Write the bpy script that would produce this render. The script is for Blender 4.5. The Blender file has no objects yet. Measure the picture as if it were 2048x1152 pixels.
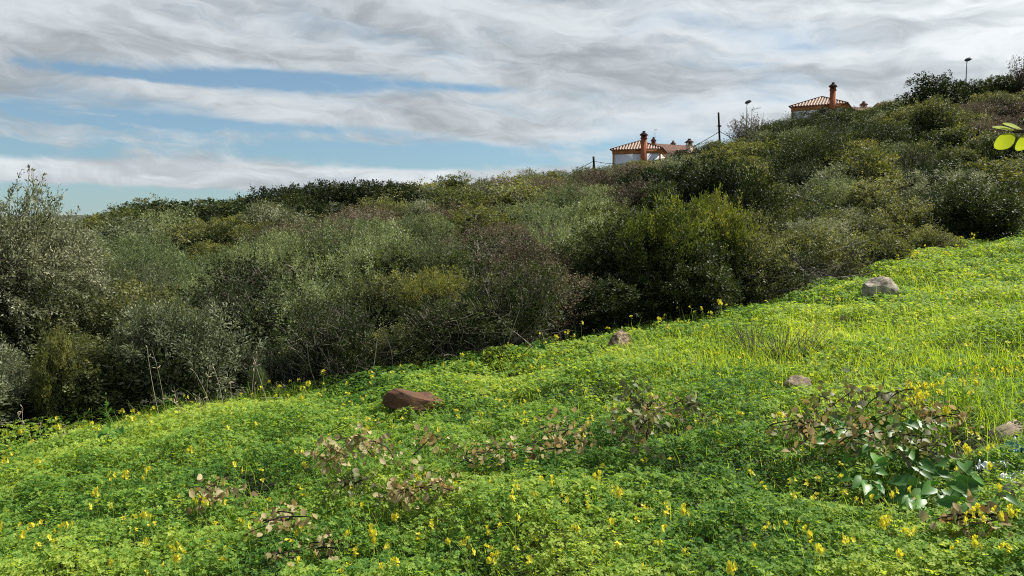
import bpy, math, random
import numpy as np
from mathutils import Vector, Matrix
sc = bpy.context.scene
COL = sc.collection
F = 1547.0; EYE = 1.65; PITCH = math.atan(136/F)
RNG = np.random.default_rng(7)
random.seed(5)

# ------------------------------------------------------------------ helpers
def ray(px, py):
    a = (px-1024)/F; b = -(py-576)/F
    cp, sp = math.cos(PITCH), math.sin(PITCH)
    d = np.array([a, cp+b*sp, -sp+b*cp])
    return d/d[1]
def at(px, py, Y):
    d = ray(px, py); return Vector((d[0]*Y, Y, EYE+d[2]*Y))
def nrm(v): return v/np.maximum(np.linalg.norm(v, axis=-1, keepdims=True), 1e-9)
def _h(ix, iy, s):
    n = (ix.astype(np.int64)*374761393 + iy.astype(np.int64)*668265263 + s*974711) & 0x7fffffff
    n = ((n ^ (n >> 13))*1274126177) & 0x7fffffff
    n = n ^ (n >> 16)
    return (n & 0xffff)/65535.0
def vnoise(x, y, s=0):
    x = np.asarray(x, float); y = np.asarray(y, float)
    ix = np.floor(x); iy = np.floor(y); fx = x-ix; fy = y-iy
    fx = fx*fx*(3-2*fx); fy = fy*fy*(3-2*fy)
    a = _h(ix, iy, s); b = _h(ix+1, iy, s); c = _h(ix, iy+1, s); d = _h(ix+1, iy+1, s)
    return (a*(1-fx)+b*fx)*(1-fy)+(c*(1-fx)+d*fx)*fy
def fbm(x, y, s=0, o=3):
    t = 0; a = .5; n = 0
    for k in range(o):
        t = t+a*vnoise(x*2**k+k*17.3, y*2**k-k*9.1, s+k); n += a; a *= .5
    return t/n

class MB:
    def __init__(s): s.v = []; s.f = []; s.t = []; s.n = 0; s.m = []
    def add(s, V, Fc, tint=None, mat=0):
        V = np.asarray(V, float).reshape(-1, 3); Fc = np.asarray(Fc, int)
        if len(V) == 0: return
        s.v.append(V); s.f.append(Fc+s.n); s.n += len(V)
        s.m.append(np.full(len(Fc), mat, int))
        if tint is None: tint = np.full(len(V), .5)
        s.t.append(np.broadcast_to(np.asarray(tint, float), (len(V),)).copy())
    def mesh(s, name, mats, smooth=False):
        me = bpy.data.meshes.new(name)
        V = np.concatenate(s.v); me.vertices.add(len(V)); me.vertices.foreach_set('co', V.ravel())
        tot = np.concatenate([np.full(len(f), f.shape[1]) for f in s.f]); lp = np.concatenate([f.ravel() for f in s.f])
        me.loops.add(len(lp)); me.loops.foreach_set('vertex_index', lp)
        st = np.concatenate([[0], np.cumsum(tot)[:-1]])
        me.polygons.add(len(tot)); me.polygons.foreach_set('loop_start', st); me.polygons.foreach_set('loop_total', tot)
        me.polygons.foreach_set('material_index', np.concatenate(s.m))
        if smooth: me.polygons.foreach_set('use_smooth', np.ones(len(tot), bool))
        at_ = me.attributes.new('tint', 'FLOAT', 'POINT'); at_.data.foreach_set('value', np.concatenate(s.t))
        for m in (mats if isinstance(mats, (list, tuple)) else [mats]): me.materials.append(m)
        me.update(calc_edges=True); me.validate()
        return me
    def obj(s, name, mats, parent=None, smooth=False):
        return link(name, s.mesh(name, mats, smooth), parent)
def link(name, data, parent=None):
    o = bpy.data.objects.new(name, data); COL.objects.link(o)
    if parent is not None: o.parent = parent
    return o
def tag(o, label=None, cat=None, group=None, kind=None):
    if label: o['label'] = label
    if cat: o['category'] = cat
    if group: o['group'] = group
    if kind: o['kind'] = kind
    return o
def thing(name, label, cat, loc=(0, 0, 0), rz=0, group=None, sc_=1):
    o = link(name, None); o.location = loc; o.rotation_euler = (0, 0, rz)
    o.scale = (sc_,)*3 if np.isscalar(sc_) else sc_
    o.empty_display_size = .1
    return tag(o, label, cat, group)

# geometry adders ----------------------------------------------------------
def leaves(mb, P, D, N, L, W, tint, mat=0, fold=.25, shape='diamond'):
    """P base points, D axes, N rough normals; one small bent leaf each"""
    n = len(P)
    if n == 0: return
    D = nrm(D); S = nrm(np.cross(D, N)); U = nrm(np.cross(S, D))
    L = np.broadcast_to(L, (n,))[:, None]; W = np.broadcast_to(W, (n,))[:, None]
    if shape == 'diamond':
        V = np.stack([P, P+D*L*.5+S*W*.5+U*W*fold, P+D*L, P+D*L*.5-S*W*.5+U*W*fold], 1)
        Fc = np.arange(n)[:, None]*4+np.array([0, 1, 2, 3])
        mb.add(V, Fc, np.repeat(tint, 4), mat)
    elif shape == 'heart':   # two halves folded along the midrib, notched at the far end
        V = np.stack([P, P+D*L*.62+S*W*.5+U*W*fold, P+D*L+S*W*.28+U*W*fold*.6, P+D*L*.86, P+D*L-S*W*.28+U*W*fold*.6, P+D*L*.62-S*W*.5+U*W*fold], 1)
        b = np.arange(n)[:, None]*6
        mb.add(V, np.concatenate([b+np.array([0, 1, 2, 3]), b+np.array([0, 3, 4, 5])]), np.repeat(tint, 6), mat)
    elif shape == 'oval':
        ts = [(0, 0), (.2, .3), (.5, .5), (.8, .33), (1, 0)]
        rows = [P+D*L*t - U*L*.18*t*t for t, w in ts]
        V = [rows[0]]
        for (t, w), r in list(zip(ts, rows))[1:4]: V += [r+S*W*w+U*W*fold*w, r, r-S*W*w+U*W*fold*w]
        V.append(rows[4]); V = np.stack(V, 1); b = np.arange(n)[:, None]*11
        q = [[0, 1, 2], [0, 2, 3], [7, 10, 8], [8, 10, 9]]
        q4 = [[1, 4, 5, 2], [2, 5, 6, 3], [4, 7, 8, 5], [5, 8, 9, 6]]
        k = mb.n
        mb.add(V, np.concatenate([b+np.array(x) for x in q]), np.repeat(tint, 11), mat)
        mb.f.append(np.concatenate([b+np.array(x) for x in q4])+k); mb.m.append(np.full(4*n, mat, int))
    elif shape == 'cordate':   # broad heart / arrow leaf, lobes at the base
        pts = [(0, 0), (-.22, .34), (.1, .52), (.5, .4), (1, 0), (.5, 0), (.1, 0)]
        def q(t, w): return P+D*L*t+S*W*w+U*(W*fold*abs(w)*1.6-L*.22*t*t)
        V = np.stack([q(0, 0), q(-.22, .34), q(.1, .52), q(.5, .4), q(1, 0), q(.5, -.4), q(.1, -.52), q(-.22, -.34), q(.5, 0)], 1)
        b = np.arange(n)[:, None]*9
        k = mb.n
        mb.add(V, np.concatenate([b+np.array(x) for x in ([0, 1, 2], [0, 2, 8], [2, 3, 8], [3, 4, 8], [4, 5, 8], [5, 6, 8], [6, 0, 8], [6, 7, 0])]), np.repeat(tint, 9), mat)
def tubes(mb, paths, rad, sides=3, tint=.5, mat=0):
    paths = np.asarray(paths, float); n, k, _ = paths.shape
    if n == 0: return
    rad = np.broadcast_to(rad, (n, k))
    d = nrm(paths[:, -1]-paths[:, 0]); a = nrm(np.cross(d, np.where(np.abs(d[:, 2:3]) > .9, [[1., 0, 0]], [[0, 0, 1.]]))); b = np.cross(d, a)
    ang = np.arange(sides)*2*math.pi/sides
    ring = (a[:, None]*np.cos(ang)[None, :, None]+b[:, None]*np.sin(ang)[None, :, None])
    V = paths[:, :, None]+ring[:, None]*rad[:, :, None, None]
    idx = np.arange(n*k*sides).reshape(n, k, sides)
    q = np.stack([idx[:, :-1], np.roll(idx, -1, 2)[:, :-1], np.roll(idx, -1, 2)[:, 1:], idx[:, 1:]], -1).reshape(-1, 4)
    tt = np.broadcast_to(np.asarray(tint, float).reshape(-1, 1), (n, k*sides)).ravel() if np.ndim(tint) else np.full(n*k*sides, tint)
    mb.add(V, q, tt, mat)
def box(mb, c, s, mat=0, taper=1.0, rz=0):
    x, y, z = np.array(s)/2.0
    V = np.array([[-x, -y, -z], [x, -y, -z], [x, y, -z], [-x, y, -z], [-x*taper, -y*taper, z], [x*taper, -y*taper, z], [x*taper, y*taper, z], [-x*taper, y*taper, z]])
    cz, sz = math.cos(rz), math.sin(rz)
    V = V@np.array([[cz, sz, 0], [-sz, cz, 0], [0, 0, 1]])+np.array(c)
    mb.add(V, [[0, 3, 2, 1], [4, 5, 6, 7], [0, 1, 5, 4], [1, 2, 6, 5], [2, 3, 7, 6], [3, 0, 4, 7]], mat=mat)
def pipe(mb, a, b, r0, r1, sides=10, mat=0, k=6, caps=True):
    a = np.array(a, float); b = np.array(b, float)
    t = np.linspace(0, 1, k)[:, None]; n0 = mb.n
    tubes(mb, (a+(b-a)*t)[None], (r0+(r1-r0)*t[:, 0])[None], sides, mat=mat)
    if caps:
        mb.f.append(np.array([list(range(n0, n0+sides))[::-1]])); mb.m.append(np.array([mat]))
        e = n0+(k-1)*sides; mb.f.append(np.array([list(range(e, e+sides))])); mb.m.append(np.array([mat]))

# ------------------------------------------------------------------ materials
def newmat(name):
    m = bpy.data.materials.new(name); m.use_nodes = True
    nt = m.node_tree; nt.nodes.clear(); return m, nt, nt.nodes, nt.links
def ramp(nd, stops):
    r = nd.new('ShaderNodeValToRGB'); e = r.color_ramp.elements
    while len(e) < len(stops): e.new(.5)
    for k, (p, c) in enumerate(stops): e[k].position = p; e[k].color = (*c, 1)
    return r
def leafmat(name, stops, trans=.4, rough=.55, spec=.16, tcol=(1.25, 1.2, .5), objvar=.25, nscale=1.3):
    m, nt, nd, lk = newmat(name)
    a = nd.new('ShaderNodeAttribute'); a.attribute_name = 'tint'
    oi = nd.new('ShaderNodeObjectInfo')
    tc = nd.new('ShaderNodeNewGeometry'); no = nd.new('ShaderNodeTexNoise'); no.inputs['Scale'].default_value = nscale; no.inputs['Detail'].default_value = 2
    lk.new(tc.outputs['Position'], no.inputs['Vector'])
    def mth(op, x, y):
        n = nd.new('ShaderNodeMath'); n.operation = op
        for i, q in enumerate((x, y)):
            if isinstance(q, (int, float)): n.inputs[i].default_value = q
            else: lk.new(q, n.inputs[i])
        return n.outputs[0]
    v = mth('ADD', a.outputs['Fac'], mth('MULTIPLY', mth('SUBTRACT', no.outputs['Fac'], .5), .9))
    v = mth('ADD', v, mth('MULTIPLY', mth('SUBTRACT', oi.outputs['Random'], .5), objvar*2))
    r = ramp(nd, stops); lk.new(v, r.inputs[0])
    p = nd.new('ShaderNodeBsdfPrincipled'); lk.new(r.outputs[0], p.inputs['Base Color'])
    p.inputs['Roughness'].default_value = rough; p.inputs['Specular IOR Level'].default_value = spec
    t = nd.new('ShaderNodeBsdfTranslucent'); mu = nd.new('ShaderNodeMix'); mu.data_type = 'RGBA'; mu.blend_type = 'MULTIPLY'; mu.inputs[0].default_value = 1
    lk.new(r.outputs[0], mu.inputs[6]); mu.inputs[7].default_value = (*tcol, 1); mu.clamp_result = False
    lk.new(mu.outputs[2], t.inputs[0])
    mx = nd.new('ShaderNodeMixShader'); mx.inputs[0].default_value = trans
    lk.new(p.outputs[0], mx.inputs[1]); lk.new(t.outputs[0], mx.inputs[2])
    o = nd.new('ShaderNodeOutputMaterial'); lk.new(mx.outputs[0], o.inputs[0]); return m
def solid(name, c1, c2, scale=4, rough=.85, spec=.2, bump=.0, bscale=30, detail=6, pos=(.35, .65), coords='Object', metal=0):
    m, nt, nd, lk = newmat(name)
    tc = nd.new('ShaderNodeTexCoord'); no = nd.new('ShaderNodeTexNoise'); no.inputs['Scale'].default_value = scale; no.inputs['Detail'].default_value = detail; no.inputs['Roughness'].default_value = .65
    lk.new(tc.outputs[coords], no.inputs['Vector']); r = ramp(nd, [(pos[0], c1), (pos[1], c2)]); lk.new(no.outputs['Fac'], r.inputs[0])
    p = nd.new('ShaderNodeBsdfPrincipled'); lk.new(r.outputs[0], p.inputs['Base Color']); p.inputs['Roughness'].default_value = rough; p.inputs['Specular IOR Level'].default_value = spec; p.inputs['Metallic'].default_value = metal
    if bump:
        b = nd.new('ShaderNodeBump'); b.inputs['Strength'].default_value = bump; b.inputs['Distance'].default_value = .02
        n2 = nd.new('ShaderNodeTexNoise'); n2.inputs['Scale'].default_value = bscale; n2.inputs['Detail'].default_value = 8; n2.inputs['Roughness'].default_value = .7
        lk.new(tc.outputs[coords], n2.inputs['Vector']); lk.new(n2.outputs['Fac'], b.inputs['Height']); lk.new(b.outputs[0], p.inputs['Normal'])
    o = nd.new('ShaderNodeOutputMaterial'); lk.new(p.outputs[0], o.inputs[0]); return m

M = {}
M['clover'] = leafmat('clover_leaf', [(0.0, (0.0253, 0.0761, 0.0198)), (0.3, (0.0761, 0.1904, 0.0363)), (0.6, (0.2155, 0.3554, 0.0627)), (1, (0.4184, 0.5204, 0.099))], trans=.5, rough=.6, spec=.12, objvar=0, nscale=.9, tcol=(1.5, 1.3, .45))
M['grass'] = leafmat('grass_blade', [(0.0, (0.0836, 0.187, 0.0297)), (0.5, (0.23, 0.374, 0.0429)), (0.85, (0.3764, 0.4779, 0.0578)), (1, (0.4391, 0.4363, 0.2475))], trans=.55, rough=.55, spec=.15, objvar=0, nscale=.8, tcol=(1.45, 1.3, .4))
M['lentisk'] = leafmat('lentisk_leaf', [(0, (0.0276, 0.0431, 0.0194)), (0.5, (0.1004, 0.1188, 0.0438)), (1, (0.2637, 0.2602, 0.0852))])
M['bright'] = leafmat('bright_lentisk_leaf', [(0, (0.0294, 0.048, 0.0127)), (0.5, (0.0977, 0.1307, 0.0286)), (1, (0.2736, 0.2787, 0.0634))], objvar=.15)
M['dark'] = leafmat('dark_evergreen_and_shade_leaf', [(0, (0.0106, 0.0191, 0.0064)), (0.6, (0.0361, 0.0553, 0.0149)), (1, (0.0956, 0.1169, 0.0319))], trans=.25)
M['olive'] = leafmat('olive_leaf', [(0, (0.0716, 0.0912, 0.0487)), (0.5, (0.1699, 0.1887, 0.1054)), (1, (0.3936, 0.393, 0.2597))], trans=.25, tcol=(1.1, 1.15, .7))
M['silver'] = leafmat('wormwood_leaf', [(0, (0.0668, 0.0983, 0.0421)), (0.5, (0.1625, 0.2048, 0.0842)), (1, (0.3633, 0.3929, 0.1966))], trans=.3, spec=.2, tcol=(1.1, 1.15, .7))
M['dry'] = leafmat('dry_shrub_leaf', [(0, (0.0679, 0.0535, 0.0361)), (0.5, (0.1414, 0.1137, 0.0773)), (0.8, (0.1924, 0.1535, 0.103)), (1, (0.1584, 0.1706, 0.0722))], trans=.25, spec=.1, tcol=(1.1, 1, .8))
M['mixed'] = leafmat('scrub_leaf', [(0, (0.0432, 0.061, 0.027)), (0.5, (0.1294, 0.1445, 0.0592)), (1, (0.3105, 0.3211, 0.1435))], trans=.35)
M['fern'] = leafmat('russet_leaf', [(0, (0.039, 0.0455, 0.0156)), (0.5, (0.117, 0.0975, 0.0286)), (1, (0.26, 0.26, 0.052))])
M['fresh'] = leafmat('fresh_leaf', [(0, (.05, .13, .02)), (1, (.16, .33, .06))], objvar=.1)
M['bark'] = leafmat('twig_bark', [(0, (.03, .024, .02)), (.6, (.10, .085, .07)), (1, (.34, .30, .25))], trans=0, rough=.9, spec=.1, objvar=.1)
M['darkbark'] = leafmat('dark_bark', [(0, (.02, .016, .013)), (1, (.09, .075, .06))], trans=0, rough=.9, spec=.1, objvar=.1)
M['petal'] = leafmat('yellow_petal', [(0, (.62, .53, .03)), (1, (.78, .74, .10))], trans=.4, rough=.5, spec=.2, tcol=(1.1, 1.05, .5), objvar=.1)
M['flowerstem'] = leafmat('flower_stem', [(0, (.22, .32, .05)), (1, (.42, .50, .12))], trans=.3, objvar=.15)
M['deadleaf'] = leafmat('withered_leaf', [(0, (0.1274, 0.0972, 0.045)), (0.35, (0.3332, 0.27, 0.13)), (0.7, (0.49, 0.4212, 0.24)), (1, (0.2352, 0.2808, 0.1))], trans=.3, rough=.7, spec=.15, tcol=(1.2, .95, .65), objvar=.05, nscale=4)
M['vineleaf'] = leafmat('grey_vine_leaf', [(0, (.09, .075, .045)), (.5, (.14, .17, .075)), (1, (.28, .22, .14))], trans=.25, rough=.5, objvar=.05, nscale=4)
M['arum'] = leafmat('arum_leaf', [(0, (0.0264, 0.0948, 0.0137)), (0.6, (0.0594, 0.1771, 0.0245)), (1, (0.1188, 0.2783, 0.0294))], trans=.3, rough=.42, spec=.35, objvar=.1)
M['nearleaf'] = leafmat('backlit_leaf', [(0, (.33, .42, .05)), (1, (.52, .60, .12))], trans=.6, rough=.7, spec=.08, objvar=0, nscale=40, tcol=(1.3, 1.2, .35))
M['seedhead'] = solid('dry_seed_stalk', (.30, .25, .17), (.45, .38, .27), 20)
M['wall'] = solid('white_render_wall', (.62, .65, .71), (.70, .73, .78), .8, .9, .1)
M['terra'] = solid('orange_painted_render', (.25, .08, .04), (.33, .11, .05), 1.5, .85, .15)
M['band'] = solid('ochre_cornice', (.36, .15, .06), (.44, .20, .08), 1.5, .85, .15)
M['tile'] = solid('clay_roof_tile', (.24, .155, .115), (.46, .36, .29), 3, .75, .25, detail=3, pos=(.3, .7))
M['tilegap'] = solid('shaded_tile_channel', (.05, .028, .02), (.10, .055, .04), 3)
M['tile2'] = solid('brown_roof_tile', (.27, .16, .12), (.40, .25, .19), 2, .8)
M['darkcap'] = solid('sooty_brick_cap', (.06, .035, .03), (.14, .08, .06), 6)
M['cream'] = solid('cream_render', (.42, .33, .25), (.55, .45, .35), 3)
M['pole'] = solid('tarred_pole_wood', (.012, .010, .009), (.035, .028, .024), 6)
M['cable'] = solid('black_cable', (.01, .01, .01), (.02, .02, .02), 6)
M['steel'] = solid('galvanised_steel', (.20, .21, .22), (.33, .34, .35), 5, .5, .5, metal=.6)
M['lamp'] = solid('lamp_housing', (.025, .027, .03), (.05, .05, .055), 5, .5)
M['lens'] = solid('lamp_lens', (.35, .36, .38), (.45, .46, .48), 5, .2, .6)
M['redrock'] = solid('rusty_brown_rock', (.045, .020, .008), (.15, .066, .028), 6, .75, .35, bump=.6, bscale=35, pos=(.3, .68))
M['greyrock'] = solid('grey_lichen_rock', (.15, .125, .095), (.47, .42, .33), 13, .9, .2, bump=1, bscale=24, pos=(.4, .6))
M['speckrock'] = solid('speckled_rock', (.08, .052, .032), (.34, .26, .17), 30, .9, .2, bump=.9, bscale=40, pos=(.45, .58))
M['pinkrock'] = solid('pinkish_rock', (.20, .14, .11), (.40, .31, .25), 14, .9, .2, bump=.8, bscale=40)
M['plank'] = solid('weathered_plank', (.20, .15, .11), (.36, .29, .23), 14, .9)
M['plastic'] = solid('blue_plastic', (.04, .17, .26), (.30, .50, .60), 9, .3, .6)
M['paper'] = solid('white_wrapper', (.50, .54, .54), (.75, .78, .78), 12, .35, .6)

# ------------------------------------------------------------------ terrain
BPX = np.array([-900, -300, 0, 250, 500, 700, 900, 1050, 1200, 1400, 1500, 1600, 1700, 1800, 1900, 2048, 2300, 3200])
BPY = np.array([960, 930, 893, 845, 795, 765, 738, 700, 668, 636, 612, 575, 562, 528, 497, 455, 415, 380])
A = .12
def meadow_z(X, Y): return A*np.clip(X, -25, 30)
def bound_Y(px):
    y = np.interp(px, BPX, BPY); a = (px-1024)/F
    return 1.52/np.maximum((y-440)/F+A*a, .070)
# canopy image rows (pixels) over columns and depth fractions
CP = np.array([-900, 0, 300, 600, 850, 1050, 1200, 1300, 1450, 1580, 1700, 1850, 2048, 2600])
CY = np.array([[640, 590, 520, 475, 460], [640, 575, 515, 482, 466], [635, 560, 505, 458, 424], [610, 545, 480, 432, 396], [565, 505, 455, 412, 376],
               [525, 465, 425, 388, 358], [500, 440, 400, 365, 343], [490, 425, 380, 348, 334], [485, 405, 355, 312, 290], [480, 400, 340, 285, 250], [470, 385, 325, 275, 228],
               [440, 365, 300, 245, 195], [420, 340, 270, 215, 165], [400, 310, 240, 180, 130]], float)
RD = np.array([42, 44, 46, 50, 55, 62, 72, 76, 84, 84, 84, 82, 78, 72], float)
TF = np.array([0, .1, .25, .5, 1.0])
def hs(t): return 1.0+.75*np.clip(t, 0, 1)**.6
def canopy_row(px, t):
    px = np.asarray(px, float); out = np.zeros(np.broadcast(px, t).shape)
    cols = np.stack([np.interp(px, CP, CY[:, k]) for k in range(5)], -1)
    t = np.clip(t, 0, 1)+0*px
    for k in range(4):
        m = (t >= TF[k]) & (t <= TF[k+1]); w = (t-TF[k])/(TF[k+1]-TF[k])
        out = np.where(m, cols[..., k]*(1-w)+cols[..., k+1]*w, out)
    return out
def terrain(X, Y):
    X = np.asarray(X, float); Y = np.asarray(Y, float)
    th = np.arctan2(X, Y); r = np.hypot(X, Y)
    thc = np.clip(th, -.9, .9); px = 1024+F*np.tan(thc); D = r*np.cos(thc)
    Yb = bound_Y(px); Yf = Yb+1.6; R = np.interp(px, CP, RD)
    t = (D-Yf)/np.maximum(R-Yf, 1)
    zc = EYE+(440-canopy_row(px, t))/F*np.clip(D, Yf, R)
    zh = zc-hs(t)
    zend = EYE+(440-canopy_row(px, np.ones_like(px)))/F*R-hs(1)
    far = np.clip((D-R-55)/160, 0, 1); far = far*far*(3-2*far)
    zh = np.where(D > R, zend*(1-far)-8*far, zh)
    # low distant hills on the horizon
    zh = zh+np.where(D > 350, np.exp(-((D-900)/260)**2)*(12+4*np.sin(th*9+1)+2*np.sin(th*23)), 0)
    zm = meadow_z(X, Y)+.10*(fbm(X*.5+3, Y*.5, 11)-.5)
    w = np.clip((D-Yb+.3)/1.9, 0, 1); w = w*w*(3-2*w)
    back = np.clip((np.abs(th)-1.0)/.6, 0, 1)
    w = w*(1-back)
    zb = zm*(1-np.clip((r-60)/200, 0, 1))-8*np.clip((r-60)/200, 0, 1)
    return np.where(w > 0, zm*(1-w)+zh*w, zm)*(1-back)+zb*back
def mound(X, Y):
    return .03+.20*np.clip(fbm(X*1.3, Y*1.3, 3, 4)*2-.55, 0, 1)+.07*vnoise(X*4.5, Y*4.5, 9)
def gz(x, y): return float(terrain(np.array([x]), np.array([y]))[0])
def ground_at(px, py):
    """march along the sight line until it meets the ground"""
    d = ray(px, py); Y = np.arange(1.0, 120, .02)
    tz = terrain(d[0]*Y, Y); g = tz+mound(d[0]*Y, Y)*.9-(EYE+d[2]*Y); k = np.argmax(g > 0)
    return Vector((d[0]*Y[k], Y[k], float(tz[k])))

nr, na = 230, 420
rr = np.concatenate([[0.01], np.geomspace(.6, 6000, nr-1)])
aa = np.linspace(-math.pi, math.pi, na, endpoint=False)
RR, AA = np.meshgrid(rr, aa, indexing='ij')
GX, GY = RR*np.sin(AA), RR*np.cos(AA); GZ = terrain(GX, GY)
idx = np.arange(nr*na).reshape(nr, na); nx = np.roll(idx, -1, 1)
mb = MB(); mb.add(np.stack([GX, GY, GZ], -1), np.stack([idx[:-1], nx[:-1], nx[1:], idx[1:]], -1).reshape(-1, 4)[:, ::-1])
gm, nt, nd, lk = newmat('soil_and_litter')
ge = nd.new('ShaderNodeNewGeometry')
n1 = nd.new('ShaderNodeTexNoise'); n1.inputs['Scale'].default_value = 2.2; n1.inputs['Detail'].default_value = 10; n1.inputs['Roughness'].default_value = .7
lk.new(ge.outputs['Position'], n1.inputs['Vector'])
r1 = ramp(nd, [(.3, (.012, .018, .006)), (.55, (.028, .034, .012)), (.75, (.045, .042, .022))]); lk.new(n1.outputs['Fac'], r1.inputs[0])
p = nd.new('ShaderNodeBsdfPrincipled'); p.inputs['Roughness'].default_value = .95; lk.new(r1.outputs[0], p.inputs['Base Color'])
bp = nd.new('ShaderNodeBump'); bp.inputs['Distance'].default_value = .05; lk.new(n1.outputs['Fac'], bp.inputs['Height']); lk.new(bp.outputs[0], p.inputs['Normal'])
o = nd.new('ShaderNodeOutputMaterial'); lk.new(p.outputs[0], o.inputs[0])
tag(mb.obj('ground', gm, smooth=True), kind='structure')

# ------------------------------------------------------------------ meadow cover
def to_px(X, Y): return 1024+F*X/np.maximum(Y, .1)
def grassy(X, Y):
    px = to_px(X, Y); py = 440+(EYE-meadow_z(X, Y))/Y*F
    g = fbm(X*.9+5, Y*.9+2, 21)*1.4-.62
    def blob(cx, cy, sx, sy): return np.exp(-((px-cx)/sx)**2-((py-cy)/sy)**2)
    g = g+.75*blob(1620, 760, 260, 90)+.6*blob(1950, 720, 220, 110)+.45*blob(1990, 880, 120, 90)+.5*blob(450, 880, 230, 55)+.3*blob(1300, 760, 150, 60)
    g = g-.6*blob(1650, 1050, 350, 90)-.4*blob(800, 850, 250, 60)-.35*blob(1300, 980, 300, 80)+.35*blob(950, 990, 70, 60)
    return np.clip(g, 0, 1)
BARE = [(1960, 930, 85, 45), (1180, 862, 30, 16), (500, 1010, 40, 20), (1340, 905, 40, 28), (1700, 900, 60, 25), (1860, 1070, 90, 25), (1290, 1090, 20, 10)]
def bare(X, Y):
    px = to_px(X, Y); py = 440+(EYE-meadow_z(X, Y))/Y*F; b = 0
    for cx, cy, sx, sy in BARE: b = np.maximum(b, np.exp(-((px-cx)/sx)**2-((py-cy)/sy)**2))
    return b
def scatter(n, y0, y1, seed, fade=.5):
    g = np.random.default_rng(seed)
    px = g.uniform(-560, 2450, n); Y = g.uniform(y0, y1, n)
    X = (px-1024)/F*Y; Yb = bound_Y(px)
    k = Y < Yb+.25+g.uniform(-.5, .5, n)*fade
    return X[k], Y[k], g
X, Y, g = scatter(790000, 1.6, 22, 1)
gr = grassy(X, Y); ba = bare(X, Y)
k = (g.random(len(X)) > gr*.75) & (g.random(len(X)) > ba*1.3-.15); X, Y = X[k], Y[k]; n = len(X)
# clump the leaves: pull them towards small cluster tops
cx = np.round(X/.11+.6*vnoise(X*9, Y*9, 5))*.11; cy = np.round(Y/.11+.6*vnoise(X*9+4, Y*9, 6))*.11
cl = _h(np.round(cx*91), np.round(cy*91), 8)
Z = terrain(X, Y)+mound(X, Y)*(1-ba[k]*.7)+.05*cl-g.random(n)**1.8*.11
far = np.clip((Y-3)/9, 0, 1)
sz = (.0135+.010*far)*g.uniform(.65, 1.25, n)
ndir = nrm(np.stack([g.normal(0, .42, n), g.normal(-.1, .42, n), np.ones(n)], -1))
a0 = g.uniform(0, 6.28, n); mb = MB()
P = np.stack([X, Y, Z], -1)
e1 = nrm(np.cross(ndir, np.tile([[0., 1, .1]], (n, 1)))); e2 = np.cross(ndir, e1)
patch = fbm(X*.8+9, Y*.8, 33); tint = np.clip(.12+.55*patch+.25*cl+g.normal(0, .15, n)+.18*gr[k]-.16*np.exp(-((to_px(X, Y)-1650)/380)**2-((Y-3.7)/.9)**2), 0, 1)  # last term puts the lower-right shading into the clover tint
near = Y < 6.5
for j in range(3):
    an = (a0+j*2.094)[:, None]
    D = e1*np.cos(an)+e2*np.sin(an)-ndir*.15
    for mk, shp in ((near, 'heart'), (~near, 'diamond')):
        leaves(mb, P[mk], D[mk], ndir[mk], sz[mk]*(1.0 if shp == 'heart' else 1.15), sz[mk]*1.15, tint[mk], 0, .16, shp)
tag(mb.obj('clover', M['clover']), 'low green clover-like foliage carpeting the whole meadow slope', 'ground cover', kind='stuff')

def blades(mb, X, Y, Z, Lh, Wd, lean, g, tint, segs=4, mat=0):
    n = len(X); az = g.uniform(0, 6.28, n); d = np.stack([np.cos(az), np.sin(az), np.zeros(n)], -1)
    d = nrm(d+np.array([-.5, -.2, 0])); s = np.stack([-d[:, 1], d[:, 0], np.zeros(n)], -1)
    P = np.stack([X, Y, Z], -1); t = np.linspace(0, 1, segs+1); rows = []
    for tt in t:
        c = P+d*(Lh*lean*tt**2)[:, None]+np.array([0, 0, 1.])*(Lh*(tt-.35*lean*tt**2))[:, None]
        w = (Wd*(1-tt**1.5)*.5+.0003)[:, None]
        rows += [c-s*w, c+s*w]
    V = np.stack(rows, 1); b = np.arange(n)[:, None]*(2*(segs+1))
    mb.add(V, np.concatenate([b+np.array([2*i, 2*i+1, 2*i+3, 2*i+2]) for i in range(segs)]), np.repeat(tint, 2*(segs+1)), mat)
X, Y, g = scatter(430000, 1.6, 22, 2)
gr = grassy(X, Y); k = (g.random(len(X)) < gr*.8+.16) & (g.random(len(X)) > bare(X, Y)); X, Y, gr = X[k], Y[k], gr[k]
n = len(X); mb = MB(); far = np.clip((Y-3)/9, 0, 1)
tall = g.random(n) < .05
blades(mb, X, Y, terrain(X, Y)+mound(X, Y)*.5-.02, g.uniform(.08, .20, n)*(1+.25*(gr > .5))*np.where(tall, 1.8, 1), (.0035+.004*far)*g.uniform(.7, 1.3, n)*np.where(tall, .6, 1), g.uniform(.2, 1.1, n), g, np.clip(.25+.45*fbm(X*.7, Y*.7, 40)+g.normal(0, .14, n)+.22*gr, 0, 1))
tag(mb.obj('grass', M['grass']), 'fine bright grass blades growing up through the clover', 'grass', kind='stuff')

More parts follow.
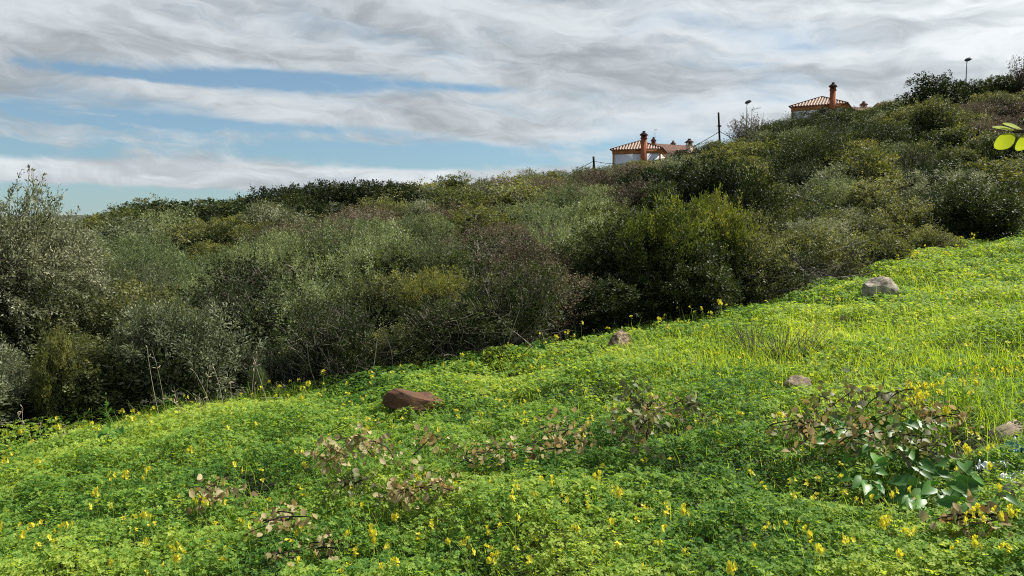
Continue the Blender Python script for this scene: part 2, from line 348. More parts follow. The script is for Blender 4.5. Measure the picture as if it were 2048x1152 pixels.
# ------------------------------------------------------------------ shrubs
def crown(sp, seed, far=False):
    """returns (foliage mesh, branch mesh) for one shrub of unit-ish size in metres"""
    g = np.random.default_rng(seed); q = dict(H=1.7, R=1.0, nl=12, tips=420, m=15, L=.028, W=.016, tw=.16, up=.5, spread=.9, stems=7, low=.15, shell=.5, twigs=1.0, shape='diamond', lobe=(.32, .5), tr=.0022, dead=0, core=5000)
    q.update(SP[sp]); q['low'] = min(q['low'], .1) if sp != 'tangle' else .22
    q['tw'] *= .75; q['twigs'] *= (1 if q['dead'] > 20 else .5); q['shell'] = min(.88, q['shell']+.25); q['nl'] = int(q['nl']*1.5); q['lobe'] = (q['lobe'][0]*.8, q['lobe'][1]*.88)
    if far: q['L'] *= 1.8; q['W'] *= 2.1; q['tr'] *= 1.5; q['tips'] = int(q['tips']*.8); q['m'] = int(q['m']*1.15); q['core'] = 3000
    else: q['L'] *= 1.35; q['W'] *= 1.4; q['tips'] = int(q['tips']*.95); q['m'] = int(q['m']*2.2); q['core'] = 7000
    H, R = q['H'], q['R']
    nl = q['nl']; an = g.uniform(0, 6.28, nl); rd = R*np.sqrt(g.random(nl))*.72; cz = H*(q['low']+.22+(.62-q['low'])*g.random(nl)*(1-.35*(rd/R)**2))
    c = np.stack([rd*np.cos(an), rd*np.sin(an), cz], -1); lr = R*g.uniform(*q['lobe'], nl)
    c[0] = [0, 0, H-lr[0]*.95]; c[:, 2] = np.minimum(c[:, 2], H-lr*.8)
    nt_ = q['tips']; li = g.choice(nl, nt_, p=lr**2/np.sum(lr**2)); d = nrm(g.normal(0, 1, (nt_, 3))+np.array([0, 0, .35]))
    bump = .8+.35*vnoise(d[:, 0]*3+li*7, d[:, 2]*3+d[:, 1]*2, seed)
    T = c[li]+d*(lr[li]*bump*(q['shell']+(1.05-q['shell'])*g.random(nt_)**.6))[:, None]*np.array([1, 1, .9])
    T[:, 2] = np.maximum(T[:, 2], H*q['low']*g.uniform(.6, 1.4, nt_))
    td = nrm(d*q['spread']+np.array([0, 0, q['up']])+g.normal(0, .35, (nt_, 3)))
    tw = q['tw']*g.uniform(.6, 1.5, nt_)
    # a few long shoots standing proud
    sh = g.random(nt_) < .06; tw = np.where(sh, tw*1.9, tw); td[sh] = nrm(td[sh]+np.array([0, 0, .9]))
    E = T+td*tw[:, None]
    m = q['m']; keep = np.ones(nt_, bool)
    s = g.random((nt_, m)); pos = T[:, None]+(E-T)[:, None]*s[..., None]
    sd = g.normal(0, 1, (nt_, m, 3)); ld = nrm(td[:, None]*.9+sd*.75); pos = pos+sd*(.028 if not far else .04)*(H/1.7)
    pn = nrm(g.normal(0, .42, (nt_, m, 3))+d[:, None]*.9+np.array([0, 0, .45]))
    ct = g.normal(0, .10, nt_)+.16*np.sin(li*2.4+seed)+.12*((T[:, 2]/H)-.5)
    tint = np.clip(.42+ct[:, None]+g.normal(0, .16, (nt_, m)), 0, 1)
    f = MB(); ln = q['L']*g.uniform(.6, 1.35, nt_*m)
    nc = q['core']//(3 if sp == 'tangle' else 1); li2 = g.choice(nl, nc, p=lr**2/np.sum(lr**2)); d2 = nrm(g.normal(0, 1, (nc, 3)))
    P2 = c[li2]+d2*(lr[li2]*g.uniform(.3, .8, nc))[:, None]; P2[:, 2] *= g.uniform(.25, 1, nc)**.5; P2[:, 2] = np.maximum(P2[:, 2], .05)
    L2 = q['L']*1.7*g.uniform(.7, 1.3, nc)
    leaves(f, P2, g.normal(0, 1, (nc, 3)), g.normal(0, 1, (nc, 3)), L2, L2*max(q['W']/q['L'], .45), np.clip(.35+g.normal(0, .15, nc), 0, 1), 0, .2)
    leaves(f, pos.reshape(-1, 3), ld.reshape(-1, 3), pn.reshape(-1, 3), ln, ln*q['W']/q['L'], tint.ravel(), 0, .2, q['shape'])
    b = MB()
    # main stems
    ns = q['stems']; tgt = c[g.permutation(nl)[:ns]] if ns <= nl else c; ns = len(tgt)
    base = np.stack([g.normal(0, .10*R, ns), g.normal(0, .10*R, ns), np.full(ns, -.08)], -1)
    t = np.linspace(0, 1, 7)[None, :, None]
    mid = base*.5+tgt*.5+np.stack([g.normal(0, .12*R, ns), g.normal(0, .12*R, ns), g.normal(-.1*H, .05, ns)], -1)
    path = base[:, None]*(1-t)**2+2*mid[:, None]*t*(1-t)+tgt[:, None]*t**2+g.normal(0, .02, (ns, 7, 3))*np.sin(t*3.14)
    tubes(b, path, np.linspace(.024, .007, 7)[None]*(H/1.7), 5, g.uniform(.3, .9, ns))
    # side branches from stems to tip bases
    nb = int(min(nt_, 230)*q['twigs']); ii = g.choice(nt_, min(nb, nt_), replace=False)
    dist = np.linalg.norm(path[:, 4][None]-T[ii][:, None], axis=-1); st = path[np.argmin(dist, 1), g.integers(2, 7, len(ii))]
    t = np.linspace(0, 1, 5)[None, :, None]; md = (st+T[ii])/2+g.normal(0, .07, (len(ii), 3))-np.array([0, 0, .04])
    pb = st[:, None]*(1-t)**2+2*md[:, None]*t*(1-t)+T[ii][:, None]*t**2+g.normal(0, .012, (len(ii), 5, 3))
    tubes(b, pb, np.linspace(.007, .003, 5)[None], 3, g.uniform(.2, 1, len(ii)))
    jj = g.choice(nt_, int(nt_*min(1, .6*q['twigs'])), replace=False)
    tubes(b, np.stack([T[jj]-td[jj]*.1, T[jj]+td[jj]*tw[jj][:, None]*.5, E[jj]], 1), np.array([q['tr'], q['tr']*.8, q['tr']*.4])[None], 3, g.uniform(.2, 1, len(jj)))
    if q['dead']:    # bare grey branches low in the bush
        nd_ = q['dead']; a = g.uniform(0, 6.28, nd_); r0 = g.uniform(0, .3*R, nd_); r1 = g.uniform(.5, 1.05, nd_)*R
        s0 = np.stack([r0*np.cos(a), r0*np.sin(a), g.uniform(0, .2*H, nd_)], -1); a2 = a+g.normal(0, .5, nd_)
        s1 = np.stack([r1*np.cos(a2), r1*np.sin(a2), g.uniform(.1, .62, nd_)*H], -1)
        t = np.linspace(0, 1, 8)[None, :, None]; md = (s0+s1)/2+g.normal(0, .14, (nd_, 3)); md[:, 2] += .05
        pp = s0[:, None]*(1-t)**2+2*md[:, None]*t*(1-t)+s1[:, None]*t**2+g.normal(0, .014, (nd_, 8, 3))
        tubes(b, pp, np.linspace(.009, .003, 8)[None], 4, g.uniform(.8, 1.3, nd_))
        # forked twiglets
        k3 = np.repeat(np.arange(nd_), 4); s0 = pp[k3, g.integers(3, 7, len(k3))]; s1 = s0+nrm(g.normal(0, 1, (len(k3), 3))+nrm(s1[k3]-pp[k3, 0]))*g.uniform(.1, .3, (len(k3), 1))
        tubes(b, np.stack([s0, (s0+s1)/2+g.normal(0, .02, s0.shape), s1], 1), np.array([.003, .0022, .0014])[None], 3, g.uniform(.5, 1.1, len(k3)))
    return f.mesh('foliage', M[q['mat']]), b.mesh('branches', M[q.get('bark', 'bark')])
SP = {
 'lentisk': dict(mat='lentisk', H=1.7, R=1.05, nl=16, tips=620, m=16, L=.032, W=.017, tw=.12, shell=.75, lobe=(.28, .42)),
 'bright': dict(mat='bright', H=1.8, R=1.0, nl=15, tips=640, m=18, L=.035, W=.016, tw=.17, shell=.6, up=.9, dead=14),
 'dark': dict(mat='dark', H=1.8, R=1.1, nl=16, tips=620, m=17, L=.034, W=.020, tw=.12, shell=.7, bark='darkbark'),
 'olive': dict(mat='olive', H=1.7, R=1.0, nl=13, tips=520, m=18, L=.040, W=.011, tw=.24, up=.8, shell=.5),
 'silver': dict(mat='silver', H=1.4, R=1.0, nl=14, tips=560, m=18, L=.026, W=.010, tw=.22, up=1.3, shell=.6),
 'dry': dict(mat='dry', H=1.5, R=1.05, nl=14, tips=620, m=11, L=.022, W=.014, tw=.22, up=.6, shell=.6, twigs=1.2, dead=14, tr=.0028),
 'mixed': dict(mat='mixed', H=1.6, R=1.05, nl=12, tips=520, m=14, L=.028, W=.019, tw=.2, up=.5, shell=.4, twigs=1.4, dead=12),
 'tangle': dict(mat='dark', H=1.45, R=1.05, nl=12, tips=380, m=10, L=.024, W=.016, tw=.2, up=.4, shell=.35, twigs=1.6, dead=60, low=.35),  # dark leaf colour puts the front row's shade into these bushes
 'feather': dict(mat='dark', H=2.4, R=1.15, nl=16, tips=760, m=20, L=.03, W=.009, tw=.34, up=1.4, shell=.45, bark='darkbark'),
 'fern': dict(mat='fern', H=1.1, R=.9, nl=9, tips=420, m=14, L=.03, W=.010, tw=.22, up=.5, shell=.5),
}
DESC = {'lentisk': ('rounded olive-green small-leaved bush', 'rounded_bush'), 'bright': ('bright yellow-green leafy bush', 'leafy_bush'), 'dark': ('dense dark evergreen bush', 'evergreen_bush'),
        'olive': ('grey-green narrow-leaved bush', 'narrow_leaved_bush'), 'silver': ('soft silvery green bush', 'silvery_bush'), 'dry': ('brownish pink twiggy bush', 'twiggy_bush'),
        'mixed': ('dull green scrub bush', 'scrub_bush'), 'tangle': ('tangled bush with bare branches', 'tangled_bush'), 'feather': ('tall feathery dark bush', 'feathery_bush'), 'fern': ('russet olive low bush', 'russet_bush')}
LIB = {}; FAR = {}
for i, s in enumerate(SP):
    LIB[s] = [crown(s, 100*i+j) for j in range(3 if s in ('lentisk', 'mixed', 'silver', 'dry', 'dark') else 2)]
    FAR[s] = [crown(s, 100*i+j+50, True) for j in range(3)]
cnt = {}
def put(sp, x, y, scl, label=None, group=None, rz=None, z=None, name=None, cat='bush'):
    k = cnt.get(sp, 0); cnt[sp] = k+1
    lib = FAR if y > 24 else LIB
    f, b = lib[sp][k % len(lib[sp])]
    t = thing(name or DESC[sp][1], label or DESC[sp][0], cat, (x, y, gz(x, y)-.03 if z is None else z), random.uniform(0, 6.28) if rz is None else rz, group, scl)
    link('foliage', f, t); link('branches', b, t)
    return t
# where each kind grows (seeds read off the photograph)
SEED = [(60, 480, 'olive'), (60, 600, 'mixed'), (130, 680, 'mixed'), (40, 740, 'fern'), (250, 530, 'olive'), (320, 560, 'silver'), (200, 440, 'lentisk'), (350, 420, 'lentisk'), (460, 450, 'lentisk'), (300, 480, 'mixed'), (250, 640, 'mixed'),
        (380, 650, 'mixed'), (500, 560, 'silver'), (430, 600, 'silver'), (560, 400, 'dark'), (700, 390, 'dark'), (760, 400, 'dark'), (500, 430, 'lentisk'), (560, 470, 'mixed'), (650, 480, 'dry'), (620, 550, 'silver'), (720, 560, 'silver'), (560, 650, 'tangle'),
        (680, 650, 'tangle'), (840, 480, 'silver'), (860, 430, 'olive'), (760, 450, 'mixed'), (850, 560, 'lentisk'), (800, 600, 'mixed'), (900, 380, 'lentisk'), (980, 380, 'lentisk'), (1000, 430, 'dry'), (930, 470, 'dry'), (1060, 400, 'dry'), (1060, 520, 'dry'), (1000, 560, 'tangle'), (1100, 450, 'silver'), (1150, 380, 'dry'),
        (1100, 340, 'lentisk'), (1200, 370, 'mixed'), (1170, 430, 'silver'), (1200, 480, 'lentisk'), (1120, 600, 'tangle'), (1300, 340, 'lentisk'), (1260, 380, 'dry'), (1340, 380, 'dark'), (1430, 340, 'dark'), (1400, 300, 'mixed'), (1450, 400, 'dark'), (1480, 320, 'lentisk'), (1500, 480, 'mixed'), (1540, 520, 'tangle'),
        (1560, 300, 'dark'), (1620, 300, 'feather'), (1620, 400, 'olive'), (1640, 460, 'olive'), (1700, 330, 'lentisk'), (1720, 260, 'dark'), (1760, 370, 'mixed'), (1800, 440, 'mixed'), (1700, 480, 'mixed'), (1820, 300, 'dark'), (1860, 400, 'tangle'), (1900, 240, 'mixed'), (1850, 240, 'lentisk'),
        (1950, 330, 'lentisk'), (1980, 260, 'dry'), (1960, 420, 'dark'), (2030, 200, 'mixed'), (2040, 380, 'dark'), (2030, 450, 'fern'), (1900, 470, 'mixed'), (1480, 560, 'mixed'), (1400, 560, 'dark'), (1250, 560, 'dark')]
def where(px, py, depth):
    if depth < .06:
        a = np.array([(150, 'at the meadow edge on the far left'), (420, 'at the meadow edge behind the dry stalks'), (700, 'at the meadow edge left of the brown rock'), (950, 'at the meadow edge behind the brown rock'), (1180, 'at the meadow edge left of the speckled stone'), (1400, 'at the meadow edge right of the speckled stone'), (1650, 'at the meadow edge left of the grey boulder'), (1900, 'behind the grey boulder'), (2300, 'at the upper right end of the meadow edge')], dtype=object)
    elif depth < .3:
        a = np.array([(200, 'on the lower slope beside the grey-green tree'), (500, 'on the lower slope above the dry stalks'), (800, 'on the lower slope above the brown rock'), (1150, 'on the lower slope left of the bright leafy bush'), (1450, 'on the lower slope behind the bright leafy bush'), (1750, 'on the lower slope above the heap of dead brushwood'), (2300, 'on the lower slope above the grey boulder')], dtype=object)
    elif depth < .75:
        a = np.array([(350, 'on the middle slope behind the grey-green tree'), (850, 'on the middle slope below the dark hedge'), (1180, 'on the middle slope left of the first white house'), (1450, 'on the middle slope below the first white house'), (1800, 'on the middle slope below the second white house'), (2300, 'on the middle slope below the right street lamp')], dtype=object)
    else:
        a = np.array([(480, 'on the skyline left of the dark hedge'), (850, 'on the skyline along the dark hedge'), (1190, 'on the skyline between the dark hedge and the short pole'), (1430, 'on the skyline in front of the first white house'), (1570, 'on the skyline between the tall pole and the second house'), (1780, 'on the skyline in front of the second white house'), (2300, 'on the skyline around the right street lamp')], dtype=object)
    for lim, s in a:
        if px < lim: return s
    return a[-1][1]
rows = [.0, .035, .075, .12, .18, .25, .34, .45, .58, .72, .86, 1.0]
n_sh = 0
for ri, t in enumerate(rows):
    px = -260+random.uniform(0, 60)
    while px < 2280:
        Yb = float(bound_Y(np.array([px]))[0]); Yf = Yb+(random.uniform(.45, 1.15) if ri == 0 else 1.6); R = float(np.interp(px, CP, RD))
        tt = t+random.uniform(-.25, .25)*(rows[min(ri+1, 11)]-rows[max(ri-1, 0)])/2*(0 if ri == 0 else 1)
        Y = Yf+tt*(R-Yf); size = (.72+.95*min(max(t, 0), 1)**.55)*random.choice((.85, .95, 1.0, 1.1, 1.2, 1.45))
        step = 1.15*size*F/Y
        x = (px-1024)/F*Y
        py = float(canopy_row(np.array([px]), np.array([tt]))[0])
        qx, qy = px+random.gauss(0, 25), py+40*(1-t)+random.gauss(0, 12)
        sp = min(SEED, key=lambda s: ((s[0]-qx)/1.3)**2+((s[1]-qy)*1.2)**2)[2]
        if random.random() < .22: sp = random.choice(('mixed', 'olive', 'tangle' if ri < 3 else 'dark', 'lentisk', 'silver'))
        # keep the view open to the houses
        skip = False
        h = {'lentisk': 1.7, 'bright': 1.8, 'dark': 1.8, 'olive': 1.7, 'silver': 1.4, 'dry': 1.5, 'mixed': 1.6, 'tangle': 1.45, 'feather': 2.4, 'fern': 1.1}[sp]
        hz = float(hs(t))*1.08/(h*size); sz = (size, size, size*max(.6, min(1.3, hz*random.uniform(.8, 1.3))))
        if ri == 0: sz = (size, size*.9, size*random.uniform(.6, .85))
        lab = DESC[sp][0]+' '+where(px, py, t)
        put(sp, x, Y, sz, lab, DESC[sp][0].replace('bush', 'bushes')+' '+where(px, py, t)); n_sh += 1
        px += step*random.uniform(.8, 1.2)
print('shrubs', n_sh)

# fine undergrowth under and between the bushes
g = np.random.default_rng(77); n = 220000
px = g.uniform(-350, 2400, n); t = g.random(n)**2.2; Yb = bound_Y(px); R = np.interp(px, CP, RD)
Y = Yb+.15+t*(R-Yb); X = (px-1024)/F*Y; Z = terrain(X, Y)+np.abs(g.normal(0, .28, n))*np.clip((Y-Yb)/1.2, .15, 1)
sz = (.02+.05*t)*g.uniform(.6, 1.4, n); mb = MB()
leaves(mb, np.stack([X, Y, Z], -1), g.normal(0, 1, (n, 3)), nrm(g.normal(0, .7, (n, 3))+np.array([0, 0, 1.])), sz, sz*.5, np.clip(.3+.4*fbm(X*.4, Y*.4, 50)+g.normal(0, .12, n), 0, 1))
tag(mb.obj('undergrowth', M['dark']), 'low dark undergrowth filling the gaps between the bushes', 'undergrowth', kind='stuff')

# ---- named shrubs
def hero(sp, px, ybase, ytop, Yadd, wpx, label, name=None, cat='bush', stretch=None):
    Yb = float(bound_Y(np.array([float(px)]))[0]); Y = Yb+Yadd; x = (px-1024)/F*Y; z0 = gz(x, Y)
    top = EYE+(440-ytop)/F*Y; H = max(top-z0, .3); q = SP[sp]
    R = wpx/2/F*Y
    return put(sp, x, Y, (R/q['R']*.95, R/q['R']*.95, H/q['H']), label, name=name, cat=cat)
hero('bright', 1330, 640, 392, .9, 200, 'tall bright yellow-green leafy bush standing forward above the speckled stone')
hero('bright', 1435, 640, 388, 1.3, 150, 'second bright yellow-green bush, right of the taller one, pale twiggy top')
hero('dark', 1250, 640, 450, 1.5, 190, 'dark shaded evergreen bush against the left side of the bright leafy bush')
hero('dark', 1390, 640, 500, .55, 190, 'dark green bush at the foot of the bright leafy bushes')
hero('tangle', 1030, 690, 520, .5, 260, 'broad tangled bush with many bare grey branches behind the big meadow clump')
hero('mixed', 1510, 610, 470, .6, 200, 'loose scrub bush with small shiny leaves spilling onto the meadow')
hero('feather', 1605, 560, 268, 16, 180, 'tall dark feathery bush in front of the second white house')
hero('feather', 1745, 520, 238, 26, 150, 'wide dark feathery bush right of the second house')
hero('dark', 1850, 500, 160, 55, 130, 'large dark tree crown on the skyline left of the right street lamp', 'round_tree', 'tree')
hero('dark', 1915, 500, 168, 55, 80, 'small dark tree on the skyline just left of the right street lamp', 'round_tree', 'tree')
hero('dark', 1975, 500, 162, 52, 90, 'small dark tree on the skyline just right of the right street lamp', 'round_tree', 'tree')
hero('dry', 2045, 500, 118, 50, 90, 'reddish thin-leaved tree at the top right corner of the hillside', 'thin_tree', 'tree')
hero('dark', 565, 0, 377, 32, 150, 'dark clipped-looking hedge bush, left end of the dark hedge', 'hedge_bush')
for i, (px, w) in enumerate([(660, 120), (725, 120), (790, 120)]):
    hero('dark', px, 0, 364+i*2, 34, w, ['very dark hedge bush, second from the left in the dark hedge', 'very dark hedge bush in the middle of the dark hedge', 'very dark hedge bush at the right end of the dark hedge'][i], 'hedge_bush')
hero('silver', 510, 0, 735, .05, 45, 'small fresh green feathery plant by the dry stalks')

hero('dark', 1425, 0, 318, 9, 170, 'tall dark evergreen bush behind the bright leafy bushes')
hero('dark', 1500, 0, 345, 7, 120, 'dark evergreen bush right of the bright leafy bushes, half hidden')
hero('mixed', 1850, 0, 205, 30, 130, 'loose grey-green bush below the round dark tree on the skyline')
hero('lentisk', 1720, 0, 300, 14, 190, 'broad light-topped bush below the wide feathery bush')
hero('dark', 1870, 0, 318, 8, 200, 'dark shaded bush on the slope above the grey boulder')
hero('mixed', 1820, 0, 400, 3.5, 190, 'twiggy shiny-leaved scrub bush right above the grey boulder')
hero('olive', 1640, 0, 440, 3, 170, 'grey-green upright bush behind the heap of dead brushwood')
hero('lentisk', 860, 0, 535, 1.6, 150, 'yellow-green bush with lit top above the brown rock')
hero('lentisk', 110, 0, 660, .5, 130, 'small yellow-green bush low at the left edge')
hero('tangle', 680, 0, 590, .5, 260, 'dark tangled bush with bare branches left of the brown rock')
# grey-green tree at the left edge, with long rising shoots
def shoot_tree(name, label, base, H, R, nsh, seed, lm, L, W, m=60, cat='tree', bark='bark', lean=.25, lo=.12, fl=.35):
    g = np.random.default_rng(seed); t0 = thing(name, label, cat, base)
    tr = MB(); ns = 6; t = np.linspace(0, 1, 9)[None, :, None]
    an = g.uniform(0, 6.28, ns); e = np.stack([R*.5*np.cos(an), R*.5*np.sin(an), g.uniform(.45, .7, ns)*H], -1)
    b = np.stack([g.normal(0, .05, ns), g.normal(0, .05, ns), np.full(ns, -.1)], -1); md = (b+e)/2+g.normal(0, .15, (ns, 3))
    pm = b[:, None]*(1-t)**2+2*md[:, None]*t*(1-t)+e[:, None]*t**2; tubes(tr, pm, np.linspace(.05, .014, 9)[None]*(H/3), 7, .5)
    f = MB(); src = pm[g.integers(0, ns, nsh), g.integers(1, 9, nsh)]
    a = g.uniform(0, 6.28, nsh); rad = g.uniform(.1, 1, nsh)**.6
    top = np.stack([np.cos(a)*R*rad, np.sin(a)*R*rad, H*(lo+(1-lo)*g.random(nsh)**.45*(1-fl*rad**2))], -1)
    md = (src+top)/2+np.stack([np.cos(a)*.12*R, np.sin(a)*.12*R, -g.random(nsh)*.1*H], -1); t = np.linspace(0, 1, 8)[None, :, None]
    ps = src[:, None]*(1-t)**2+2*md[:, None]*t*(1-t)+top[:, None]*t**2
    tubes(tr, ps, np.linspace(.008, .0018, 8)[None]*(H/3), 3, g.uniform(.2, .9, nsh))
    s = .3+.7*g.random((nsh, m)); k = np.minimum((s*7).astype(int), 6); fr = (s*7-k)[..., None]; ii = np.arange(nsh)[:, None]
    pos = ps[ii, k]*(1-fr)+ps[ii, k+1]*fr; dr = nrm(ps[ii, k+1]-ps[ii, k]); sd = nrm(g.normal(0, 1, (nsh, m, 3)))
    # short side sprigs carry most leaves
    off = sd*(g.random((nsh, m, 1))**2*.16*(1-s[..., None]*.75)); ld = nrm(dr*.8+sd*.8)
    ln = L*g.uniform(.6, 1.3, nsh*m)
    leaves(f, (pos+off).reshape(-1, 3), ld.reshape(-1, 3), nrm(g.normal(0, .8, (nsh*m, 3))+np.array([0, 0, .8])), ln, ln*W/L, np.clip(.45+np.repeat(g.normal(0, .12, nsh), m)+g.normal(0, .15, nsh*m), 0, 1), 0, .15)
    tr.obj('trunk', M[bark], t0); f.obj('crown', M[lm], t0); return t0
def base_at(px, Y): x = (px-1024)/F*Y; return (x, Y, gz(x, Y))
b = base_at(10, 10.6); H = (EYE+(440-320)/F*10.6-b[2])*1.03
shoot_tree('olive_tree', 'grey-green olive-like tree with rising shoots at the left edge of the photo', b, H, 1.5, 900, 5, 'olive', .05, .017, 120, bark='darkbark', fl=.7)
b = base_at(250, 12.5)
shoot_tree('silvery_shrub', 'silvery narrow-leaved shrub right of the grey-green tree', b, EYE-(500-440)/F*12.5-b[2], 1.0, 420, 6, 'olive', .036, .013, 90, cat='bush')
b = base_at(1492, 84); H = (EYE+(440-234)/F*84-b[2])*1.12
shoot_tree('sparse_tree', 'sparse thin-crowned tree on the skyline below the left street lamp', b, H, 2.6, 190, 8, 'dry', .12, .05, 50, bark='darkbark')
b = base_at(860, 13.5)
shoot_tree('broom_shrub', 'fine-twigged green-grey broom-like shrub on the slope below the dark hedge', b, EYE+(440-395)/F*13.5-b[2]-.4, .9, 420, 9, 'silver', .028, .010, 80, cat='bush', bark='darkbark')

# ---- small plants at the meadow edge and inside the meadow
def stalks(px, py, n, h, label, name, cat, mat, seed, spread=.15, lean=.25, heads=True):
    g = np.random.default_rng(seed); p = ground_at(px, py); t0 = thing(name, label, cat, p); mb = MB()
    for i in range(n):
        b_ = np.array([g.normal(0, spread), g.normal(0, spread*.5), 0]); hh = h*g.uniform(.5, 1.05); e = b_+np.array([g.normal(-lean*.5, lean)*hh, g.normal(0, lean*.6)*hh, hh])
        t = np.linspace(0, 1, 8)[:, None]; md = (b_+e)/2+np.array([g.normal(0, .03), 0, hh*.12])
        pp = b_*(1-t)**2+2*md*t*(1-t)+e*t*t; tubes(mb, pp[None], np.linspace(.0026, .0013, 8)[None], 4)
        if heads:
            for j in range(int(g.integers(2, 7))):
                q = pp[-1-int(g.integers(0, 3))]; d = nrm(g.normal(0, 1, 3)+np.array([0, 0, 1.2])); tubes(mb, np.stack([q, q+d*.03, q+d*.045])[None], np.array([[.001, .004, .001]]), 4)
    mb.obj('stems', mat, t0); return t0
stalks(455, 816, 9, .80, 'cluster of tall pale dry stalks at the dark meadow edge', 'dry_stalks', 'plant', M['seedhead'], 3, .28, .22)
stalks(395, 826, 6, .5, 'shorter cluster of dry curved stalks left of the tall pale ones', 'dry_stalks', 'plant', M['seedhead'], 4, .22, .4)
stalks(70, 860, 3, .5, 'few dry stems at the left end of the meadow edge', 'dry_stalks', 'plant', M['seedhead'], 5, .12, .3)
def leafy_plant(px, py, h, n, L, W, mat, label, name, seed, shape='oval', group=None, Y=None):
    g = np.random.default_rng(seed); p = ground_at(px, py); t0 = thing(name, label, 'plant', p, group=group); s = MB(); f = MB()
    ns = max(3, n//14)
    for i in range(ns):
        wd = .62 if mat == 'dry' else .22; e = np.array([g.normal(0, wd)*h, g.normal(0, wd*.7)*h, h*g.uniform(.45, 1)]); t = np.linspace(0, 1, 7)[:, None]; pp = e*t**1.1*1.0+np.array([0, 0, -.03])
        tubes(s, pp[None], np.linspace(.005, .002, 7)[None], 4, .6); m = n//ns
        u = g.uniform(.2, 1, m); pos = e*u[:, None]; sd = g.normal(0, 1, (m, 3)); sd[:, 2] = np.abs(sd[:, 2])*.5
        ln = L*g.uniform(.6, 1.2, m); leaves(f, pos, nrm(sd+np.array([0, 0, .3])), np.tile([[0, 0, 1.]], (m, 1))+g.normal(0, .2, (m, 3)), ln, ln*W/L, np.clip(g.normal(.55, .2, m), 0, 1), 0, .15, shape)
    s.obj('stem', M['bark'] if mat == 'dry' else M['flowerstem'], t0); f.obj('leaves', M[mat], t0); return t0
leafy_plant(345, 825, .42, 46, .10, .035, 'fresh', 'bright leafy sapling with long leaves at the meadow edge by the dry stalks', 'leafy_sapling', 1)
leafy_plant(215, 858, .5, 60, .05, .02, 'fresh', 'dark-stemmed leafy plant at the meadow edge left of the bright sapling', 'leafy_plant', 2)
leafy_plant(510, 800, .42, 220, .03, .006, 'fresh', 'feathery light green plant right of the dry stalks', 'feathery_plant', 3, 'diamond')
leafy_plant(1210, 660, .38, 60, .05, .022, 'olive', 'bluish leafy plant behind the speckled stone', 'leafy_plant', 4)
leafy_plant(985, 860, .30, 160, .014, .008, 'fern', 'reddish dry seed spike standing in the clover right of the brown rock', 'dock_plant', 5, 'diamond')
leafy_plant(1745, 585, .2, 60, .02, .01, 'dry', 'little brown dry weed at the foot of the grey boulder', 'dry_weed', 6, 'diamond')
for i, (px, py, h, l) in enumerate([(1505, 700, .40, 'dark brown twiggy weed in the grass, tallest of the dry clump'), (1560, 706, .37, 'greyish twiggy weed in the middle of the dry clump in the grass'), (1605, 702, .35, 'brown twiggy weed at the right of the dry clump in the grass'), (1915, 695, .16, 'small blackish dry weed in the pale grass on the right')]):
    leafy_plant(px, py, h, 420, .018, .010, 'dry', l, 'dry_weed', 20+i, 'diamond')
for i, (px, up, h) in enumerate([(130, 10, .35), (290, 8, .3), (560, 8, .28), (650, 6, .24), (830, 6, .26), (905, 6, .3), (1100, 8, .25), (1150, 6, .3), (1290, 6, .22), (1385, 8, .3), (1470, 8, .3), (1540, 6, .32), (1850, 6, .3), (1990, 8, .4)]):
    leafy_plant(px, float(np.interp(px, BPX, BPY))+up, h, 90, .035, .014, ('olive', 'fresh', 'mixed')[i % 3], 'small upright weed '+where(px, 0, 0), 'edge_weed', 60+i, group='weeds '+where(px, 0, 0))
# heap of dead brushwood left of the grey boulder
def brush(px, Yadd, w, h, n, label, seed):
    g = np.random.default_rng(seed); Yb = float(bound_Y(np.array([float(px)]))[0]); Y = Yb+Yadd; x = (px-1024)/F*Y; mb = MB()
    a = np.stack([g.normal(0, w*.35, n), g.normal(0, .25, n), np.abs(g.normal(0, h*.4, n))], -1); d = nrm(np.stack([g.normal(0, 1, n), g.normal(0, .5, n), g.normal(.15, .5, n)], -1)); L = g.uniform(.2, .7, (n, 1))
    c = a+d*L; c[:, 2] = np.maximum(c[:, 2], .0); t = np.linspace(0, 1, 6)[None, :, None]; md = (a+c)/2+g.normal(0, .08, (n, 3))
    tubes(mb, a[:, None]*(1-t)**2+2*md[:, None]*t*(1-t)+c[:, None]*t**2, np.linspace(.007, .002, 6)[None], 4, g.uniform(.3, 1.2, n))
    o = mb.obj('brushwood', M['bark']); o.location = (x, Y, gz(x, Y)); tag(o, label, 'brushwood'); return o
brush(1640, .3, 1.0, .42, 420, 'heap of grey dead brushwood left of the grey boulder', 1)
brush(1740, .5, .7, .35, 240, 'dead branches piled behind the grey boulder', 2)
brush(720, .25, .8, .28, 110, 'bare fallen branches at the dark meadow edge left of the brown rock', 3)
brush(1010, .35, .9, .3, 130, 'bare fallen branches under the tangled bush', 4)

